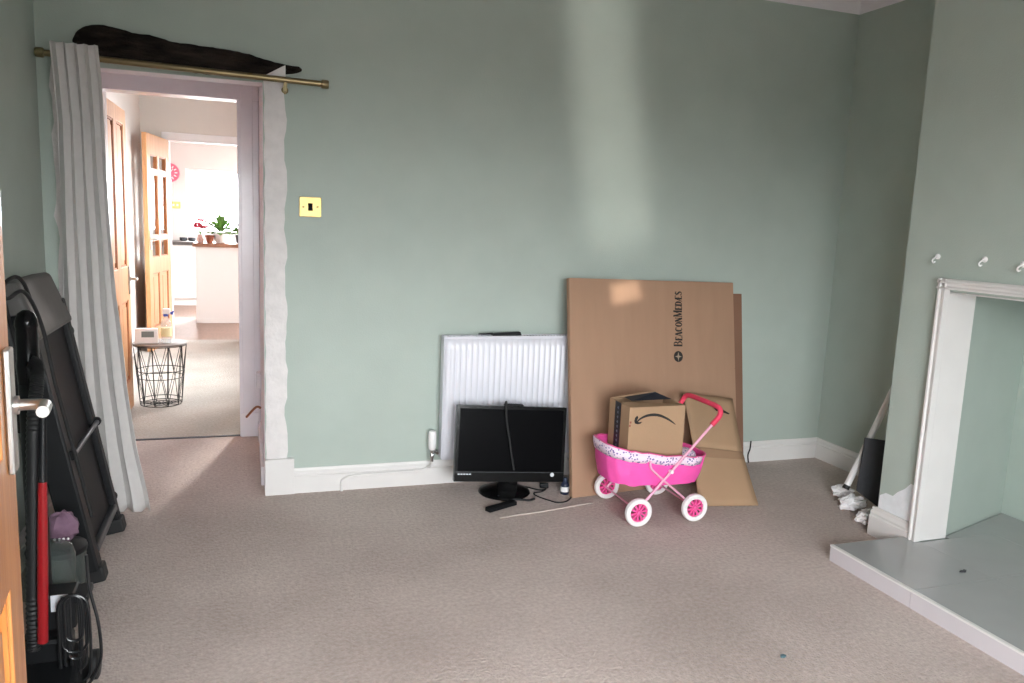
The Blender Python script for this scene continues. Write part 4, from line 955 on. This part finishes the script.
MB().hexa([q+V(-.075, -.02, 0), q+V(.075, -.02, 0), q+V(.075, .03, 0), q+V(-.075, .03, 0)], [q+V(-.073, -.006, .105), q+V(.073, -.006, .105), q+V(.073, .028, .105), q+V(-.073, .028, .105)]).build('case', 'whitep', t, bevel=.006)
b = MB().hexa([q+V(-.03, -.0145, .045), q+V(.05, -.0145, .045), q+V(.05, -.010, .085), q+V(-.03, -.010, .085)], [q+V(-.03, -.0165, .045), q+V(.05, -.0165, .045), q+V(.05, -.012, .085), q+V(-.03, -.012, .085)]); b.build('display', 'lcd', t)
q = V(-.528, 5.93, HT)
t = thing('spray_bottle', q, 'clear spray bottle with white and blue trigger on wire basket table', 'spray bottle')
MB().lathe(q, (0, 0, 1), [(.03, .001), (.034, .006), (.034, .13), (.03, .155), (.014, .18), (.014, .2)], 20).build('bottle', M['clear2'], t, smooth=True)
MB().box(tuple(q+V(-.02, -.016, .205)), tuple(q+V(.03, .016, .245))).build('spray_head', 'whitep', t, bevel=.006)
MB().hexa([q+V(.03, -.01, .205), q+V(.045, -.01, .2), q+V(.045, .01, .2), q+V(.03, .01, .205)], [q+V(.02, -.01, .215), q+V(.055, -.01, .232), q+V(.055, .01, .232), q+V(.02, .01, .215)]).build('trigger', 'blue', t, bevel=.002)
MB().cyl(q+V(0, 0, .192), q+V(0, 0, .208), .017).build('collar', 'blue', t, smooth=True)
MB().lathe(q, (0, 0, 1), [(.0345, .05), (.0345, .11)], 20).build('paper_label', mat('pale yellow label', '#e6dcae', .6), t, smooth=True)

# ------------------------------------------------------------------ kitchen
t = thing('kitchen_island', (-.1, 10.7, 0), 'white kitchen island with brown wooden worktop seen through both doorways', 'kitchen island')
ix = at(196, 300, 1, 10.38).x
MB().box((ix, 10.38, 0), (.9, 11.0, .94)).build('cabinet', 'unit', t, bevel=.004)
MB().box((ix-.03, 10.35, .94), (.93, 11.03, .985)).build('worktop', 'worktop', t, bevel=.005)
MB().box((ix+.03, 10.375, 0), (.9, 10.38, .06)).build('plinth', 'unit', t)
t = thing('kitchen_counter', (-.8, 12.6, 0), 'run of white base units with dark worktop under the kitchen window', 'kitchen counter')
MB().box((-1.79, 12.32, .1), (1.9, 12.89, .88)).build('base_units', 'unit', t, bevel=.004)
MB().box((-1.79, 12.28, .88), (1.9, 12.89, .93)).build('worktop', 'darktop', t, bevel=.004)
MB().box((-1.79, 12.38, 0), (1.9, 12.89, .1)).build('plinth', 'unit', t)
for k in range(6):
    x = -1.79+k*.615; MB().box((x+.003, 12.302, .12), (x+.612, 12.32, .865)).build('cabinet_door', 'unit', t, bevel=.003)
q = at(169.5, 172.5, 1, 12.89)
t = thing('wall_clock', q, 'round pink clock on kitchen back wall half hidden by the glazed door', 'clock')
MB().lathe(q+V(0, .005, 0), (0, -1, 0), [(.135, 0), (.14, .01), (.135, .03), (.115, .035), (.113, .025), (.0, .025)], 36).build('case', 'clockp', t, smooth=True)
for k in range(12): a = k*PI/6; MB().obox(q+V(.09*math.sin(a), -.022, .09*math.cos(a)), V(.008*math.cos(a), 0, -.008*math.sin(a)), V(0, .002, 0), V(.018*math.sin(a), 0, .018*math.cos(a))).build('hour_mark', 'whitep', t)
MB().obox(q+V(.02, -.025, .02), V(.03, 0, .03), V(0, .001, 0), V(-.004, 0, .004)).build('hand', 'whitep', t); MB().obox(q+V(-.01, -.028, .04), V(-.01, 0, .045), V(0, .001, 0), V(.004, 0, .001)).build('hand', 'whitep', t)
q = at(175.5, 205, 1, 12.895)
t = thing('wall_socket', q, 'yellowish wall socket below the pink clock in the kitchen', 'wall socket')
MB().box((q.x-.07, 12.885, q.z-.05), (q.x+.07, 12.9, q.z+.05)).build('plate', 'yellow', t, bevel=.006)
for sx in (-.0275, .0275): MB().box((q.x+sx-.0125, 12.882, q.z-.015), (q.x+sx+.0125, 12.886, q.z+.015)).build('rocker', 'whitep', t)
for u, lab in ((183.5, 'left of two small dark pots on the counter below kitchen window'), (192, 'right of two small dark pots on the counter below kitchen window')):
    q = at(u, 237, 1, 12.6); q.z = .93
    tag(MB().lathe(q, (0, 0, 1), [(.035, 0), (.05, .01), (.055, .05), (.048, .05), (.04, .02)], 18).build('small_pot', 'charcoal', smooth=True), lab, 'pot', 'small pots on the kitchen counter')
def leaf(b, p, d, L, w_, mi=0):
    d = Vector(d).normalized(); sd = d.cross(V(0, 0, 1));
    sd = sd.normalized() if sd.length > .01 else V(1, 0, 0); up = sd.cross(d)
    c0, c1, c2 = p+d*L*.35+up*L*.06, p+d*L*.7+up*L*.02, p+d*L-up*L*.12
    b.add([p, c0-sd*w_, c0+sd*w_, c1-sd*w_*.8, c1+sd*w_*.8, c2, c0-up*w_*.3, c1-up*w_*.3], [(0, 1, 6), (0, 6, 2), (1, 3, 7, 6), (6, 7, 4, 2), (3, 5, 7), (7, 5, 4)], mi)
IZ = .986; IY = 10.55
def ipos(u): q = at(u, 243, 1, IY); return V(q.x, IY, IZ)
rg = random.Random(11)
# white bowl with leafy plant
q = ipos(221)
t = thing('potted_plant', q, 'leafy green plant in a white bowl pot on island worktop', 'potted plant')
MB().lathe(q, (0, 0, 1), [(.05, 0), (.06, .004), (.085, .06), (.095, .12), (.088, .12), (.078, .07), (.04, .05)], 24).build('pot', 'unit', t, smooth=True)
b = MB()
for k in range(70):
    a = rg.uniform(0, 2*PI); el = rg.uniform(.15, 1.3); d = V(math.cos(a)*math.cos(el), math.sin(a)*math.cos(el), math.sin(el)); L0 = rg.uniform(.02, .13)
    leaf(b, q+V(0, 0, .11)+d*L0, d+V(0, 0, -.3), rg.uniform(.10, .15), rg.uniform(.024, .036))
b.build('leaves', 'leaf', t)
q = ipos(232.5)+V(.10, .26, 0)
t = thing('potted_plant', q, 'green plant in a dark pot on island beside the white bowl', 'potted plant')
MB().lathe(q, (0, 0, 1), [(.05, 0), (.055, .004), (.07, .1), (.062, .1), (.05, .08)], 20).build('pot', 'charcoal', t, smooth=True)
b = MB()
for k in range(45):
    a = rg.uniform(0, 2*PI); el = rg.uniform(.2, 1.4); d = V(math.cos(a)*math.cos(el), math.sin(a)*math.cos(el), math.sin(el)); L0 = rg.uniform(.02, .09)
    leaf(b, q+V(0, 0, .09)+d*L0, d, rg.uniform(.07, .11), rg.uniform(.018, .026))
b.build('leaves', 'leaf', t)
q = ipos(200.5)+V(0, -.02, 0)
t = thing('flower_vase', q, 'pink flowers in a small patterned vase at island worktop corner', 'flower vase')
MB().lathe(q, (0, 0, 1), [(.03, 0), (.036, .004), (.042, .05), (.025, .085), (.03, .1), (.026, .1), (.02, .085)], 18).build('vase', mat('pinkish patterned china', '#c8a39a', .4, var=.3, scale=60), t, smooth=True)
b = MB()
for k in range(12):
    f2 = MB()
    a = rg.uniform(0, 2*PI); r_ = rg.uniform(.02, .085); tip = q+V(math.cos(a)*r_, math.sin(a)*r_, rg.uniform(.16, .27)); b.tube(smooth_path([q+V(0, 0, .09), q+V(math.cos(a)*r_*.3, math.sin(a)*r_*.3, .15), tip], 4), .0025, 6)
    for j in range(6):
        an = j*PI/3; leaf(f2, tip, V(math.cos(an), math.sin(an), .5), .072, .032)
    f2.build('flower', 'flower', t)
b.build('stems', 'leaf', t, smooth=True)
q = ipos(210)+V(0, -.06, 0)
t = thing('terracotta_pot', q, 'small brown terracotta pot between the flowers and white bowl on island', 'pot')
MB().lathe(q, (0, 0, 1), [(.03, 0), (.034, .003), (.046, .07), (.044, .072)], 20).build('body', 'terra', t, smooth=True)
MB().lathe(q, (0, 0, 1), [(.046, .066), (.052, .068), (.054, .095), (.048, .095), (.042, .075)], 20).build('rim', 'terra', t, smooth=True)

# ------------------------------------------------------------------ light: overcast sky through the windows
wld = bpy.data.worlds.new('overcast sky'); SC.world = wld; wld.use_nodes = True
bg = wld.node_tree.nodes['Background']
bg.inputs['Strength'].default_value = 36.0
wn = wld.node_tree
wtc = wn.nodes.new('ShaderNodeTexCoord'); wsp = wn.nodes.new('ShaderNodeSeparateXYZ'); wmr = wn.nodes.new('ShaderNodeMapRange'); wrp = wn.nodes.new('ShaderNodeValToRGB')
wmr.inputs['From Min'].default_value = -1; wmr.inputs['From Max'].default_value = 1
wn.links.new(wtc.outputs['Generated'], wsp.inputs[0]); wn.links.new(wsp.outputs['Z'], wmr.inputs['Value']); wn.links.new(wmr.outputs[0], wrp.inputs['Fac'])
el = wrp.color_ramp.elements
el[0].position = .46; el[0].color = (.13, .128, .126, 1)                 # street and ground
el[1].position = .52; el[1].color = (.98, 1.0, 1.02, 1)                  # low overcast
e3 = el.new(.8); e3.color = (1.1, 1.13, 1.17, 1)
wn.links.new(wrp.outputs['Color'], bg.inputs['Color'])
def portal(name, loc, rot, sx, sy):
    l = bpy.data.lights.new(name, 'AREA'); l.shape = 'RECTANGLE'; l.size = sx; l.size_y = sy; l.cycles.is_portal = True
    o = bpy.data.objects.new(name, l); COL.objects.link(o); o.location = loc; o.rotation_euler = rot; return o
l = bpy.data.lights.new('kitchen_fill', 'AREA'); l.shape = 'DISK'; l.size = .6; l.energy = 25; l.color = (1, .9, .8)  # fill light added to lift the kitchen, not a real fitting
o = bpy.data.objects.new('kitchen_fill', l); COL.objects.link(o); o.location = (.6, 11.6, 2.66)
l = bpy.data.lights.new('sun', 'SUN'); l.energy = 9; l.angle = math.radians(6); l.color = (1, .95, .88)
o = bpy.data.objects.new('sun', l); COL.objects.link(o); o.location = (3, 16, 6); o.rotation_euler = V(-.221, -1, -.70).to_track_quat('-Z', 'Y').to_euler()
portal('portal_front', ((WX0+WX1)/2, YF-.13, (WZ0+WZ1)/2), (PI/2, 0, 0), WX1-WX0, WZ1-WZ0)
portal('portal_kitchen', ((KX0+KX1)/2, 13.02, (KZ0+KZ1)/2), (-PI/2, 0, 0), KX1-KX0, KZ1-KZ0)
portal('portal_hall', (.46, 6.95, 1.6), (0, PI/2, 0), 1.4, 1.5)  # samples sky through the added hall window
portal('portal_added_kitchen', (2.52, 11.0, 1.17), (0, PI/2, 0), 2.15, 2.6)  # samples sky through the added side window of the kitchen
# glancing daylight thrown back from a bright pane across the street: a soft upright beam on the back wall
l = bpy.data.lights.new('street_glint', 'AREA'); l.shape = 'RECTANGLE'; l.size = .36; l.size_y = 1.4; l.energy = .5; l.spread = math.radians(3.2); l.color = (1, .95, .88)
o = bpy.data.objects.new('street_glint', l); COL.objects.link(o); o.location = (1.02, YF+.01, 1.25)
d = V(1.835, YB, 1.97)-V(*o.location); o.rotation_euler = d.to_track_quat('-Z', 'Z').to_euler()

l = bpy.data.lights.new('street_glint_low', 'AREA'); l.shape = 'RECTANGLE'; l.size = .17; l.size_y = .10; l.energy = .07; l.spread = math.radians(.9); l.color = (1, .93, .85)
o = bpy.data.objects.new('street_glint_low', l); COL.objects.link(o); o.location = (.99, YF-.2, 1.3)
d = on_sheet(626, 292)-V(*o.location); o.rotation_euler = d.to_track_quat('-Z', 'Z').to_euler()

# ------------------------------------------------------------------ camera
cam = bpy.data.cameras.new('camera'); co = bpy.data.objects.new('camera', cam); COL.objects.link(co)
cam.sensor_fit = 'HORIZONTAL'; cam.sensor_width = 36; cam.lens = FPX/1024*36; cam.clip_start = .05; cam.clip_end = 200
m = Matrix((( CR.x, -CD.x, -_f.x, CAMPOS.x), (CR.y, -CD.y, -_f.y, CAMPOS.y), (CR.z, -CD.z, -_f.z, CAMPOS.z), (0, 0, 0, 1)))
co.matrix_world = m
SC.camera = co
SC.view_settings.view_transform = 'Standard'; SC.view_settings.look = 'None'; SC.view_settings.gamma = 1; SC.view_settings.use_curve_mapping = False
SC.view_settings.exposure = 0.0
SC.cycles.use_denoising = True
SC.cycles.max_bounces = 12; SC.cycles.diffuse_bounces = 8; SC.cycles.transparent_max_bounces = 16
SC.cycles.sample_clamp_indirect = 8; SC.cycles.caustics_reflective = False; SC.cycles.caustics_refractive = False
